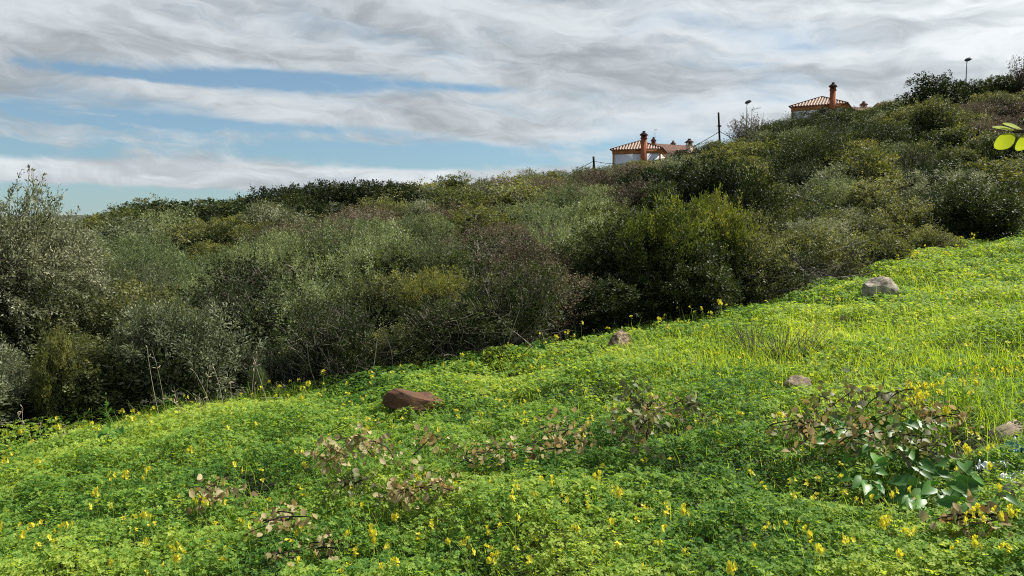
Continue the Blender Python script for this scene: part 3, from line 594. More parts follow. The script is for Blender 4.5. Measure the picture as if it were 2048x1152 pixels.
# ------------------------------------------------------------------ rocks
def rock(px, py, w, h, d, label, mat, seed, prof=None, rz=0, sink=.03, name='rock'):
    g = np.random.default_rng(seed); p = ground_at(px, py); me = bpy.data.meshes.new(name)
    import bmesh
    bm = bmesh.new(); bmesh.ops.create_icosphere(bm, subdivisions=5, radius=1)
    pl = [(nrm(g.normal(0, 1, 3)), g.uniform(.6, .88)) for _ in range(16)]
    for v in bm.verts:
        c = np.array(v.co)
        for nn, dd in pl:
            s = c@nn
            if s > dd: c = c-nn*(s-dd)*.88
        u = c[0]; top = prof(u) if prof else 1
        x, y, z = c[0]*w/2, c[1]*d/2, c[2]*h*(top if c[2] > 0 else .4)
        q = float(fbm(np.array([c[0]*3+seed]), np.array([c[2]*3+c[1]*2]), seed, 5)[0])-.5
        x *= 1+.14*q; z *= 1+.25*q
        v.co = (x, y, z)
    for f in bm.faces: f.smooth = True
    bm.to_mesh(me); bm.free(); me.materials.append(mat)
    try: me.set_sharp_from_angle(angle=math.radians(32))
    except Exception: pass
    o = link(name, me); o.location = (p.x, p.y, p.z+float(mound(np.array([p.x]), np.array([p.y]))[0])*.75-sink); o.rotation_euler = (0, 0, rz); return tag(o, label, 'rock')
rock(828, 813, .55, .135, .34, 'rusty brown smooth rock with a raised left end lying in the clover', M['redrock'], 3, lambda u: .92+.34*math.exp(-((u+.75)/.45)**2)-.10*math.exp(-((u-.15)/.3)**2), rz=-.05, sink=-.05)
rock(1756, 584, .56, .25, .40, 'large pale grey boulder at the top of the meadow', M['greyrock'], 5, lambda u: .8+.35*math.exp(-((u-.3)/.6)**2), rz=.15)
rock(1237, 691, .36, .22, .30, 'speckled brown and cream stone at the meadow edge below the bright bushes', M['speckrock'], 33, rz=.3)
rock(1597, 778, .24, .12, .22, 'pinkish stone half buried in the bright grass', M['pinkrock'], 9, sink=.0)
rock(1648, 592, .26, .06, .2, 'low flat stone in the grass left of the grey boulder', M['pinkrock'], 11)
rock(1690, 628, .12, .05, .1, 'tiny pale stone in the grass below the grey boulder', M['pinkrock'], 12)
rock(2040, 985, .26, .12, .2, 'dark grey stone at the right edge of the photo below the litter', M['greyrock'], 13)

# ------------------------------------------------------------------ withered vines and arum in the meadow
def vine(px, py, w, d, h, n, label, mat, seed, size=.045, nst=5, name='withered_vine'):
    g = np.random.default_rng(seed); p = ground_at(px, py); z0 = float(mound(np.array([p.x]), np.array([p.y]))[0])
    t0 = thing(name, label, 'vine', (p.x, p.y, p.z)); s = MB(); f = MB()
    for i in range(nst):
        a_ = g.uniform(-1, 1); x0 = g.uniform(-.5, .5)*w; y0 = g.uniform(-.5, .5)*d; dx = g.uniform(.25, .6)*w*(1 if g.random() < .5 else -1); dy = g.uniform(-.4, .4)*d
        t = np.linspace(0, 1, 12); pp = np.stack([x0+dx*t+.03*np.sin(t*7+a_*5), y0+dy*t+.03*np.cos(t*5), z0+.035+h*g.uniform(.5, 1.1)*np.sin(np.pi*(.1+.8*t))], -1)
        pp[:, 2] += A*pp[:, 0]; tubes(s, pp[None], np.linspace(.005, .002, 12)[None], 5, .2)
        m = int(n*2.6)//nst; k = g.integers(0, 12, m); off = g.normal(0, .038, (m, 3)); ln = size*.82*g.uniform(.45, 1.35, m)
        sd = g.normal(0, 1, (m, 3)); sd[:, 2] -= .7
        leaves(f, pp[k]+off, nrm(sd), nrm(g.normal(0, .7, (m, 3))+np.array([.1, -.5, .8])), ln, ln*.8, np.clip(g.normal(.5, .24, m), 0, 1), 0, g.uniform(.1, .5), 'oval')
    s.obj('stem', M['darkbark'], t0); f.obj('leaves', M[mat], t0); return t0
vine(755, 950, .50, .34, .18, 110, 'large withered brown vine in the middle foreground, arching stem on top', 'deadleaf', 1, .045)
vine(860, 1030, .42, .25, .10, 80, 'withered vine with brown and grey leaves below the large brown one', 'deadleaf', 2, .042)
vine(960, 950, .22, .15, .11, 26, 'small withered vine tuft right of the large brown one', 'deadleaf', 3, .04)
vine(435, 1030, .20, .16, .16, 26, 'pale curled withered leaves at the lower left', 'deadleaf', 4, .055)
vine(540, 1075, .34, .2, .06, 44, 'low withered vine right of the pale curled leaves', 'deadleaf', 5, .04)
vine(620, 1135, .30, .2, .05, 26, 'brown leaves lying at the bottom edge left of centre', 'deadleaf', 6, .04)
vine(700, 1000, .18, .2, .10, 26, 'grey leaves at the left end of the large withered vine', 'vineleaf', 16, .045)
vine(1070, 930, .40, .2, .08, 50, 'withered vine with pinkish leaves between the big vine and the grey one', 'deadleaf', 7, .042)
vine(1150, 895, .25, .2, .10, 30, 'short withered vine around a dark gap in the clover', 'deadleaf', 8, .042)
vine(1315, 915, .30, .22, .36, 100, 'grey-leaved withered vine standing upright in the clover', 'vineleaf', 9, .05)
vine(1340, 850, .30, .15, .13, 30, 'brown stem tips above the grey-leaved vine', 'deadleaf', 10, .045)
vine(1600, 880, .45, .2, .06, 34, 'scattered brown leaves below the pinkish stone', 'deadleaf', 11, .048)
vine(1720, 850, .36, .25, .18, 55, 'olive-grey leafed vine below the pinkish stone', 'vineleaf', 12, .055)
vine(1690, 920, .30, .2, .11, 40, 'withered vine at the left side of the big shiny leaves', 'deadleaf', 13, .048)
vine(1850, 870, .44, .22, .12, 42, 'withered vine with tan leaves above the big shiny leaves', 'deadleaf', 14, .05)
vine(1810, 920, .36, .22, .08, 60, 'greyish withered vine among the big shiny leaves', 'vineleaf', 15, .048)
vine(1950, 1075, .25, .14, .06, 24, 'dull withered leaves in the hollow at the lower right', 'deadleaf', 17, .05)
def twig(px, py, w, label, seed):
    p = ground_at(px, py); g = np.random.default_rng(seed); t = np.linspace(0, 1, 14); mb = MB()
    pp = np.stack([(t-.5)*w, .02*np.sin(t*6), .15+.05*np.sin(t*3.1)+A*(t-.5)*w], -1); tubes(mb, pp[None], np.linspace(.004, .0015, 14)[None], 5, .2)
    for i in (4, 8, 11):
        q = pp[i]; tubes(mb, np.stack([q, q+np.array([.03, .01, .02]), q+np.array([.07, .0, .02])])[None], np.array([[.002, .0015, .001]]), 4, .2)
    o = mb.obj('bare_twig', M['darkbark']); o.location = p; return tag(o, label, 'twig')
twig(1490, 905, .30, 'thin dark bare twig arching over the clover', 1)
def arum(px, py, n, size, label, seed, spread=.1):
    g = np.random.default_rng(seed); p = ground_at(px, py); t0 = thing('arum_plant', label, 'plant', p); st = MB()
    z0 = float(mound(np.array([p.x]), np.array([p.y]))[0])
    for i in range(int(n*2.4)):
        a = g.uniform(0, 6.28); r = g.uniform(.1, 1)*spread*1.2; b = np.array([r*math.cos(a), r*math.sin(a)*.8, z0+g.uniform(.03, .10)+A*r*math.cos(a)])
        t = np.linspace(0, 1, 6)[:, None]; tubes(st, (np.array([0, 0, -.02])*(1-t)+b*t+np.array([0, 0, .03])*np.sin(t*3.1))[None], np.full((1, 6), .0022), 5, .4)
        d = np.array([math.cos(a), math.sin(a)-.45, g.uniform(-.55, .1)]); f = MB(); ln = size*.8*g.uniform(.6, 1.35)
        leaves(f, b[None], d[None], np.array([[g.normal(0, .35), -.9+g.normal(0, .35), .9]]), np.array([ln]), np.array([ln*.72]), np.array([g.uniform(.2, .9)]), 0, .22, 'cordate')
        me = f.mesh('leaf', M['arum'], True); o = link('leaf', me, t0)
    st.obj('stems', M['flowerstem'], t0)
    return t0
arum(1690, 900, 6, .085, 'cluster of shiny arum leaves at the left of the withered vines', 1, .12)
arum(1780, 880, 5, .10, 'arum with one big upright shiny leaf among the withered vines', 2, .12)
arum(1850, 870, 4, .09, 'arum leaves just below the tan withered vine', 3, .12)
arum(1800, 975, 6, .085, 'low flat arum leaves in the middle of the right foreground', 4, .15)
arum(1880, 1010, 9, .10, 'largest arum cluster with star-like spread leaves at lower right', 5, .15)
arum(1740, 985, 4, .075, 'small arum leaves left of the star-like cluster', 6, .1)
arum(1060, 705, 6, .09, 'broad pale green leaves at the meadow edge under the tangled bush', 7, .2)
arum(1655, 870, 4, .085, 'shiny arum leaf pair at the upper left end of the withered vines', 10, .1)
arum(1930, 960, 5, .09, 'arum leaves between the star-like cluster and the white wrapper', 11, .14)
arum(1770, 930, 5, .095, 'arum leaves in the middle of the withered vines', 12, .14)
arum(1830, 1040, 5, .08, 'low arum leaves in front of the star-like cluster', 13, .14)
arum(1960, 1060, 4, .08, 'arum leaves in the dark hollow at lower right', 8, .1)
arum(230, 880, 4, .09, 'broad leaf plant among flowers at the left meadow edge', 9, .1)

# litter at the right edge
def crumple(px, py, w, d, h, label, mat, seed, name, cat='litter'):
    g = np.random.default_rng(seed); p = ground_at(px, py); n = 26
    u = np.linspace(-1, 1, n); U, V = np.meshgrid(u, u, indexing='ij'); e = .75+.5*vnoise(U*2+seed, V*2, seed)
    Z = h*(np.abs(vnoise(U*3+seed, V*3, seed)-.5)*1.6+.6*np.abs(vnoise(U*6, V*6+seed, seed+1)-.5)+.15)
    X_ = U*w/2*np.sqrt(1-V**2/2)*e; Y_ = V*d/2*np.sqrt(1-U**2/2)*e; i = np.arange(n*n).reshape(n, n); mb = MB()
    mb.add(np.stack([X_, Y_, Z+A*X_+.05], -1), np.stack([i[:-1, :-1], i[1:, :-1], i[1:, 1:], i[:-1, 1:]], -1).reshape(-1, 4))
    o = mb.obj(name, mat); o.location = p+Vector((0, 0, .10)); m = o.modifiers.new('thickness', 'SOLIDIFY'); m.thickness = .002; return tag(o, label, cat)
crumple(2044, 895, .18, .15, .08, 'crumpled blue plastic bag at the right edge of the photo', M['plastic'], 3, 'plastic_bag')
crumple(1985, 935, .15, .08, .06, 'white torn wrapper on the bare soil near the blue bag', M['paper'], 4, 'wrapper')
crumple(2030, 958, .15, .08, .04, 'greyish crumpled sheet below the blue bag', M['paper'], 5, 'plastic_sheet')
p = ground_at(2036, 862)+Vector((0, 0, .06)); mb = MB(); box(mb, (0, 0, .10), (.26, .07, .02)); box(mb, (.0, .062, .105), (.22, .05, .018))
o = mb.obj('wooden_board', M['plank']); o.location = p; o.rotation_euler = (0, -.25, .35); tag(o, 'short weathered board lying above the blue bag', 'board')

# ------------------------------------------------------------------ yellow flowers
def flower_meshes(seed, detail):
    g = np.random.default_rng(seed); st = MB(); h = 1.0; lean = g.normal(-.12, .12); t = np.linspace(0, 1, 7)
    pp = np.stack([lean*t**1.6, g.normal(0, .08)*t**1.6, t], -1)*.30; pp[0, 2] = -.1; tubes(st, pp[None], np.linspace(.0022, .0015, 7)[None], 3, .6)
    fl = MB(); top = pp[-1]; nf = int(g.integers(2, 6)) if not detail else int(g.integers(1, 5))
    for i in range(nf+2):
        a = g.uniform(0, 6.28); d = nrm(np.array([math.cos(a)*.9, math.sin(a)*.9, g.uniform(-.2, .9)])); L = g.uniform(.012, .028)
        c = top+d*L; tubes(fl, np.stack([top-[0, 0, .004], top+d*L*.5+[0, 0, .004], c])[None], np.full((1, 3), .0009), 3, .6, 1)
        if i >= nf:   # a bud
            tubes(fl, np.stack([c, c+d*.006, c+d*.013])[None], np.array([[.0012, .0026, .0006]]), 5, .2); continue
        fa = nrm(d+np.array([0, -.25, .5])); e1 = nrm(np.cross(fa, [0.3, .2, 1.])); e2 = np.cross(fa, e1)
        for j in range(5):
            an = j*1.2566+g.normal(0, .1); o_ = e1*math.cos(an)+e2*math.sin(an); b0 = c+o_*.001; L2 = .0185; s_ = nrm(np.cross(fa, o_))
            r1 = b0+fa*.010+o_*.004; r2 = r1+fa*.004+o_*.010
            V = np.array([b0-s_*.001, b0+s_*.001, r1+s_*.004, r1-s_*.004, r2+s_*.0068, r2-s_*.0068, r2+o_*.003+fa*.0])
            k = fl.n; fl.add(V, [[0, 1, 2, 3], [3, 2, 4, 5]], g.uniform(.3, .9)); fl.f.append(np.array([[5, 4, 6]])+k); fl.m.append(np.array([0]))
    return st.mesh('flower_stem', M['flowerstem']), fl.mesh('flower_head', [M['petal'], M['flowerstem']])
FL = [flower_meshes(300+i, i < 6) for i in range(14)]
def fzone(px, py):
    if py > 1000:
        z = [(250, 'in the clover at the bottom left corner'), (520, 'in the clover below the pale curled leaves'), (800, 'in the clover at the bottom left of centre'), (1100, 'in the clover at the bottom centre'), (1400, 'in the clover at the bottom right of centre'), (1700, 'in the clover left of the star-like shiny leaves'), (9999, 'around the star-like shiny leaves at bottom right')]
    elif py > 860:
        z = [(200, 'on the left side of the meadow'), (420, 'above the pale curled leaves'), (650, 'left of the large withered vine'), (900, 'around the large withered vine'), (1200, 'around the pinkish withered vine'), (1400, 'beside the grey-leaved vine'), (1650, 'left of the big shiny leaves'), (9999, 'beside the big shiny leaves')]
    elif py > 740:
        z = [(330, 'near the left end of the meadow edge'), (560, 'near the dry stalks'), (760, 'left of the brown rock'), (920, 'in front of the brown rock'), (1130, 'by the reddish seed spike'), (1500, 'above the grey-leaved vine'), (1760, 'near the pinkish stone'), (9999, 'in the dense yellow patch on the right')]
    else:
        z = [(950, 'at the meadow edge behind the brown rock'), (1200, 'at the meadow edge under the tangled bush'), (1460, 'at the meadow edge below the bright bushes'), (1750, 'in the upper meadow below the grey boulder'), (9999, 'at the upper right end of the meadow')]
    return next(s for l, s in z if px < l)
spots = []
CL = [(20, 905, 5), (75, 885, 4), (15, 925, 3), (165, 858, 2), (200, 860, 2), (245, 845, 3), (275, 845, 4), (310, 850, 3), (215, 895, 2), (80, 925, 1), (255, 958, 6), (225, 965, 4), (300, 940, 3), (205, 985, 3), (180, 1020, 4), (225, 1020, 3), (130, 1065, 7), (100, 1085, 3), (65, 1075, 3), (60, 1060, 2), (115, 1095, 4),
      (5, 1060, 3), (300, 1038, 4), (285, 1040, 3), (505, 1058, 5), (415, 1010, 3), (455, 1010, 2), (360, 1105, 3), (380, 1120, 3), (340, 1140, 2), (275, 1075, 2), (360, 1000, 2), (470, 905, 2), (470, 938, 3), (385, 905, 2), (605, 910, 2), (610, 940, 2), (640, 912, 3), (480, 790, 1), (610, 780, 2), (620, 800, 1), (450, 855, 3), (515, 850, 3),
      (700, 775, 1), (755, 760, 1), (740, 860, 2), (790, 858, 1), (840, 960, 4), (855, 965, 2), (705, 980, 1), (810, 1035, 2), (740, 1020, 4), (750, 1070, 3), (700, 1090, 2), (790, 1140, 3), (905, 1090, 4), (945, 1095, 3), (1000, 1035, 4), (990, 1065, 3), (1040, 990, 4), (1035, 985, 3), (990, 1125, 4), (945, 1110, 2), (1080, 1140, 2),
      (960, 835, 2), (1020, 810, 2), (1035, 840, 3), (1060, 815, 4), (1058, 850, 2), (1090, 1000, 1), (1095, 970, 2), (1120, 970, 1), (1140, 1008, 1), (1150, 1075, 1), (1145, 855, 2), (1160, 870, 3), (1185, 850, 2), (1165, 880, 2), (1220, 825, 1), (1250, 800, 3), (1265, 810, 2), (1240, 850, 1), (1200, 962, 1), (1235, 985, 1), (1262, 995, 1),
      (1240, 1060, 1), (1190, 1015, 1), (1300, 795, 1), (1375, 1030, 1), (1300, 800, 2), (1315, 1095, 2), (1390, 1120, 2), (950, 732, 1), (1080, 720, 1), (1045, 718, 1), (1165, 650, 2), (1325, 640, 3), (1350, 645, 3), (1415, 658, 2), (1340, 655, 1), (1290, 1135, 1),
      (1870, 505, 3), (1895, 505, 4), (1930, 490, 3), (1955, 480, 2), (1690, 580, 1), (1675, 605, 1), (1660, 625, 1), (2020, 525, 2), (1840, 560, 1), (1815, 770, 8), (1840, 790, 8), (1855, 800, 8), (1880, 795, 5), (1905, 765, 6), (1930, 770, 6), (1950, 745, 4), (1960, 760, 4), (2000, 750, 3), (1870, 775, 4), (1825, 805, 4), (1910, 830, 2),
      (1445, 840, 1), (1560, 840, 1), (1480, 835, 1), (1690, 970, 2), (1730, 1010, 2), (1760, 1015, 3), (1840, 1000, 1), (1940, 905, 4), (1950, 915, 2), (1980, 905, 2), (1925, 945, 1), (1990, 980, 2), (1990, 940, 1), (2030, 1035, 3), (1960, 1030, 2), (1945, 1045, 3), (1800, 1065, 3), (1830, 1070, 3), (1700, 1095, 2), (1680, 1090, 2), (1650, 1110, 3), (1555, 1060, 1), (1500, 1095, 2), (1490, 1145, 2), (1620, 1075, 1), (1810, 1115, 2), (1940, 1110, 2), (1960, 1095, 2), (2010, 1110, 1), (1590, 970, 2), (1540, 1075, 1)]
g = np.random.default_rng(12)
for px, py, n in CL:
    n = max(1, int(round(n*.5)))
    for j in range(n): spots.append((px+g.normal(0, 24)*(j > 0), py+g.normal(0, 14)*(j > 0)))
for k in range(18):
    px = g.uniform(1790, 2040); spots.append((px, float(np.interp(px, BPX, BPY))-g.uniform(0, 20)))
for k in range(44):
    px = g.uniform(60, 1480); spots.append((px, float(np.interp(px, BPX, BPY))-g.uniform(2, 24)))
while len(spots) < 300: spots.append((g.uniform(-10, 2040), g.uniform(700, 1150)))
seen = 0
def flower_root(px, py, hgt):
    # the head sits at (px,py): root is the ground point under a stem of height hgt
    d = ray(px, py); Y = np.arange(1.2, 25, .02); gg = terrain(d[0]*Y, Y)+hgt*.97-(EYE+d[2]*Y); k = int(np.argmax(gg > 0))
    return d[0]*Y[k], Y[k]
for i, (px, py) in enumerate(spots[:300]):
    h = g.uniform(.8, 1.25); x, y = flower_root(px, py, .30*h)
    yb_ = float(bound_Y(np.array([float(px)]))[0])
    if y > yb_+.1 or y < 1.5: y = yb_-g.uniform(0, .3); x = (px-1024)/F*y
    st, fl = FL[int(g.integers(0, 14))]; lab = 'yellow flower on a thin stem '+fzone(px, py)
    far = .56+.3*min(max((y-4)/6, 0), 1)
    t = thing('yellow_flower', lab, 'flower', (x, y, gz(x, y)), g.uniform(-.8, .8), 'yellow flowers '+fzone(px, py), (far, far, h))
    link('stem', st, t); link('flower_head', fl, t); seen += 1
# further small ones, past the 300, as one object
mb = MB(); n = 1900; X, Y, g2 = scatter(n, 3, 20, 91)
for x, y in zip(X, Y):
    h = g2.uniform(.12, .22); z = gz(x, y); top = np.array([x+g2.normal(0, .03), y, z+h]); tubes(mb, np.array([[[x, y, z], [x, y, z+h*.5], top]]), np.full((1, 3), .0014), 3, .5, 0)
    for j in range(2):
        c = top+g2.normal(0, .008, 3); dd = nrm(g2.normal(0, 1, (5, 3))+[0, 0, .8]); leaves(mb, np.tile(c, (5, 1)), dd, np.tile([[0, -.5, 1.]], (5, 1)), np.full(5, .018), np.full(5, .014), np.full(5, .5), 1, .1)
tag(mb.obj('small_flowers', [M['flowerstem'], M['petal']]), 'tiny faint yellow flowers scattered thinly across the clover', 'flowers', kind='stuff')

# ------------------------------------------------------------------ houses
def corr_roof(mb, corners_w, corners_d, rise, ov, pitch=.34, mat=0, gap=1):
    """pyramid roof of barrel tiles, centred on the origin at eave height"""
    w = corners_w/2+ov; d = corners_d/2+ov; apex = np.array([0, 0, rise])
    C = [np.array([-w, -d, 0]), np.array([w, -d, 0]), np.array([w, d, 0]), np.array([-w, d, 0])]
    mb.add(np.array(C+[apex]), [[0, 1, 4], [1, 2, 4], [2, 3, 4], [3, 0, 4]], mat=gap)
    for s in range(4):
        a, b = C[s], C[(s+1) % 4]; L = np.linalg.norm(b-a); e = (b-a)/L; mid = (a+b)/2; up = apex-mid; sl = np.linalg.norm(up); up = up/sl; nr_ = np.cross(e, up)
        k = int(L/pitch)
        for i in range(k):
            u = (i+.5)*L/k; f = 1-abs(u-L/2)/(L/2); 
            if f < .04: continue
            ln = sl*f; p0 = a+e*u-up*.04; p1 = a+e*u+up*ln
            an = np.linspace(0, math.pi, 6); r = pitch*.33
            ring = np.array([e*math.cos(t)*r+nr_*(math.sin(t)*r*.9+.004) for t in an])
            V = np.concatenate([p0+ring, p1+ring*.9]); mb.add(V, [[j, j+1, 7+j, 6+j] for j in range(5)], mat=mat)
            mb.add(np.concatenate([p0+ring, [p0+nr_*.0]]), [[j+1, j, 6] for j in range(5)], mat=gap)
    for c in C: pipe(mb, c+[0, 0, .05], apex+np.array([0, 0, .05]), .10, .10, 7, mat=gap)
def chimney(parent, x, y, z0, z1, w, mat, capm, name='chimney', holes=True):
    mb = MB(); h = z1-z0; box(mb, (x, y, z0+h*.5), (w, w, h), taper=.72)
    tp = w*.72; box(mb, (x, y, z1+.04), (tp*1.25, tp*1.25, .10), mat=0)
    if holes:
        for sx in (-1, 1):
            for sy in (-1, 1): box(mb, (x+sx*tp*.4, y+sy*tp*.4, z1+.27), (.14, .14, .36), mat=0)
        box(mb, (x, y, z1+.27), (tp*.45, tp*.45, .35), mat=1)
    ch = mb.obj(name, [M[mat], M['darkcap']], parent)
    c = MB(); box(c, (x, y, z1+.48), (tp*1.5, tp*1.5, .10)); box(c, (x, y, z1+.66), (tp*1.45, tp*1.45, .28), taper=.35); box(c, (x, y, z1+.88), (tp*.5, tp*.5, .2))
    c.obj('chimney_cap', M[capm], ch)
    return ch
def house(label, cx_px, Yd, eave_y, w, d, rise, rot, chim, tile='tile'):
    c = at(cx_px, eave_y, Yd); base = gz(c.x, c.y)-.3; t = thing('white_house', label, 'house', (c.x, c.y, base), rot); ez = c.z-base
    mb = MB(); box(mb, (0, 0, (ez-.55)/2), (w, d, ez-.55)); 
    wl = mb.obj('wall', M['wall'], t)
    mb = MB(); box(mb, (0, 0, ez-.33), (w+.12, d+.12, .44)); box(mb, (0, 0, ez-.06), (w+.42, d+.42, .10))
    for s in (-1, 1):
        box(mb, (s*(w/2-.1), -d/2+.02, (ez-.56)/2), (.22, .16, ez-.57))
    mb.obj('cornice', M['band'], t)
    for s in (-1, 1):      # windows on the sides, low down
        fm = MB(); box(fm, (s*(w/2+.01), 0, ez*.45), (.10, 1.3, 1.3)); fo = fm.obj('window', M['band'], t)
        pm = MB(); box(pm, (s*(w/2+.05), 0, ez*.45), (.05, 1.05, 1.05)); pm.obj('pane', M['lens'], fo)
    mb = MB(); corr_roof(mb, w, d, rise, .30); mb.v = [v+np.array([0, 0, ez]) for v in mb.v]; mb.obj('roof', [M[tile], M['tilegap']], t)
    for (x, y, z0, z1, ww, m) in chim: chimney(t, x, y, z0 if z0 is not None else .02, ez+z1, ww, m, 'darkcap')
    return t, ez
t, ez = house('first white house with clay tile hip roof and orange chimney, lower on the skyline', 1279, 104, 303, 6.2, 6.2, 1.35, -.28, [(.95, -3.45, None, 1.3, .92, 'terra'), (1.7, 1.2, 3.0, 1.0, .66, 'terra')])
mb = MB(); pipe(mb, (1.9, 1.0, ez), (1.9, 1.0, ez+2.9), .03, .025); box(mb, (2.0, 1.0, ez+2.9), (.4, .05, .05)); mb.obj('aerial', M['steel'], t)
t2, ez2 = house('second white house with clay tile roof and tall orange chimney, higher on the skyline', 1643, 104, 217, 6.5, 6.5, 1.5, -.50, [(1.75, -3.65, None, 1.7, .88, 'terra')])
# neighbouring low gabled house behind the first
def gable(label, px, Yd, ridge_y, w, d, rise, rot, chims, wall='cream'):
    c = at(px, ridge_y, Yd); base = gz(c.x, c.y)-.3; t = thing('tiled_house', label, 'house', (c.x, c.y, base), rot); rz = c.z-base; ez = rz-rise
    mb = MB(); V = [[-w/2, -d/2, 0], [w/2, -d/2, 0], [w/2, d/2, 0], [-w/2, d/2, 0], [-w/2, -d/2, ez], [w/2, -d/2, ez], [w/2, d/2, ez], [-w/2, d/2, ez], [-w/2, 0, rz-.05], [w/2, 0, rz-.05]]
    mb.add(V, [[0, 1, 5, 4], [2, 3, 7, 6]]); k = mb.n-10; mb.f.append(np.array([[1, 2, 6, 9, 5], [3, 0, 4, 8, 7]])+k); mb.m.append(np.array([0, 0])); mb.obj('wall', M[wall], t)
    mb = MB(); o = .35; sl = o*rise/(d/2)
    for s in (-1, 1):
        V = np.array([[-w/2-o, s*(d/2+o), ez-sl], [w/2+o, s*(d/2+o), ez-sl], [w/2+o, 0, rz], [-w/2-o, 0, rz]]); V2 = V+[0, 0, .12]
        mb.add(np.concatenate([V, V2]), [[0, 1, 2, 3], [4, 5, 6, 7], [0, 1, 5, 4], [1, 2, 6, 5], [3, 0, 4, 7]])
        for x in np.arange(-w/2-.2, w/2+.3, .42): pipe(mb, (x, s*(d/2+o), ez-sl+.13), (x, 0, rz+.13), .10, .10, 6)
    mb.obj('roof', M['tile2'], t)
    for (x, y, z1, ww, m) in chims: chimney(t, x, y, ez, rz+z1, ww, m, 'darkcap')
    return t
gable('low brown-roofed house just behind the first white house', 1337, 118, 291, 7.5, 7, 1.3, .5, [(.9, 0, -.2, .6, 'cream')])
c = gable('house hidden behind the bushes with only its cream chimney showing', 1384, 112, 302, 4, 4, .9, .2, [(-.45, 0, .75, .95, 'cream')])
gable('house behind the bushes right of the second house, small orange chimney showing', 1737, 112, 217, 6, 6, 1.2, .2, [(-.8, 0, .0, .8, 'terra')])
gable('dark low roof peeping out of the bushes left of the round tree', 1775, 108, 209, 2.4, 3, .5, .1, [])

# ------------------------------------------------------------------ poles, lamps, aerial, cables
def upole(px, ytop, Yd, r, lean, label):
    c = at(px, ytop, Yd); bx = c.x+lean*6; b = gz(bx, Yd); t = thing('utility_pole', label, 'pole', (bx, Yd, b-.4)); mb = MB()
    top = np.array([c.x-bx, 0, c.z-b+.4]); pipe(mb, (0, 0, 0), top, r*1.15, r, 12); mb.obj('post', M['pole'], t)
    f = MB(); q = top*.72; box(f, (q[0], -r-.04, top[2]-1.4), (.34, .14, .16)); box(f, (q[0]*1.1, -r, top[2]-1.4), (.5, .05, .05)); f.obj('cable_bracket', M['pole'], t)
    return c
P1 = upole(1437, 225, 82, .10, .06, 'tall leaning black wooden pole on the skyline')
P2 = upole(1187, 313, 88, .12, .05, 'short black wooden pole top left of the first white house')
def cable(a, b, sag, label, name='overhead_cable'):
    t = np.linspace(0, 1, 30)[:, None]; pp = np.array(a)*(1-t)+np.array(b)*t; pp[:, 2] -= 4*sag*(t*(1-t))[:, 0]; mb = MB(); tubes(mb, pp[None], np.full((1, 30), .032), 6)
    return tag(mb.obj(name, M['cable']), label, 'cable')
a = at(1439, 263, 82); b_ = at(1187, 322, 88)
cable(a, b_, 1.5, 'black cable sagging between the tall pole and the short pole past the first house')
cable(at(1440, 263, 82), at(1560, 300, 90), .5, 'black cable leaving the tall pole towards the right')
cable(at(1187, 322, 88), at(1080, 362, 80), .3, 'black cable leaving the short pole down to the left')
def lamp(px, ytop, Yd, label):
    c = at(px, ytop, Yd); b = gz(c.x, Yd); t = thing('street_lamp', label, 'street lamp', (c.x-.1, Yd, b)); h = c.z-b
    mb = MB(); pipe(mb, (0, 0, 0), (0, 0, h-.25), .085, .055, 10); mb.obj('post', M['steel'], t)
    import bmesh
    bm = bmesh.new(); bmesh.ops.create_uvsphere(bm, u_segments=20, v_segments=12, radius=1)
    for v in bm.verts: v.co = (v.co.x*.44, v.co.y*.34, (v.co.z*.17 if v.co.z > 0 else v.co.z*.10))
    me = bpy.data.meshes.new('lamp_head'); bm.to_mesh(me); bm.free(); me.materials.append(M['lamp']); o = link('lamp_head', me, t); o.location = (.14, 0, h-.12); o.rotation_euler = (.45, -.45, 0)
    for f in me.polygons: f.use_smooth = True
    l = MB(); pipe(l, (0, 0, -.125), (0, 0, -.085), .18, .21, 14, k=2); lo = l.obj('lamp_lens', M['lens'], o)
    return t
lamp(1496, 202, 96, 'left street lamp rising behind the sparse tree between the two houses')
lamp(1936, 117, 92, 'right street lamp rising behind the dark trees, higher on the skyline')
c = at(1504, 220, 100); b = gz(c.x, 100); t = thing('tv_aerial', 'thin television aerial mast just right of the left street lamp', 'aerial', (c.x, 100, b)); h = c.z-b
mb = MB(); pipe(mb, (0, 0, 0), (0, 0, h+.2), .05, .04, 8); mb.obj('mast', M['steel'], t)
mb = MB(); pipe(mb, (-.1, 0, h), (1.15, 0, h+.28), .02, .02, 6)
for i in range(6): x = .15+i*.19; pipe(mb, (x, -.22, h+.05+x*.22), (x, .22, h+.06+x*.22+.1), .014, .014, 5); pipe(mb, (x, 0, h-.02+x*.22), (x+.02, 0, h+.18+x*.22), .014, .014, 5)
pipe(mb, (0, 0, h), (.2, -.1, h+.42), .03, .03, 6); pipe(mb, (0, 0, h), (.42, -.1, h-.32), .03, .03, 6); mb.obj('antenna_array', M['steel'], t)
mb = MB(); pipe(mb, (0, 0, h-.95), (.75, 0, h-.83), .025, .02, 6); mb.obj('side_arm', M['steel'], t)

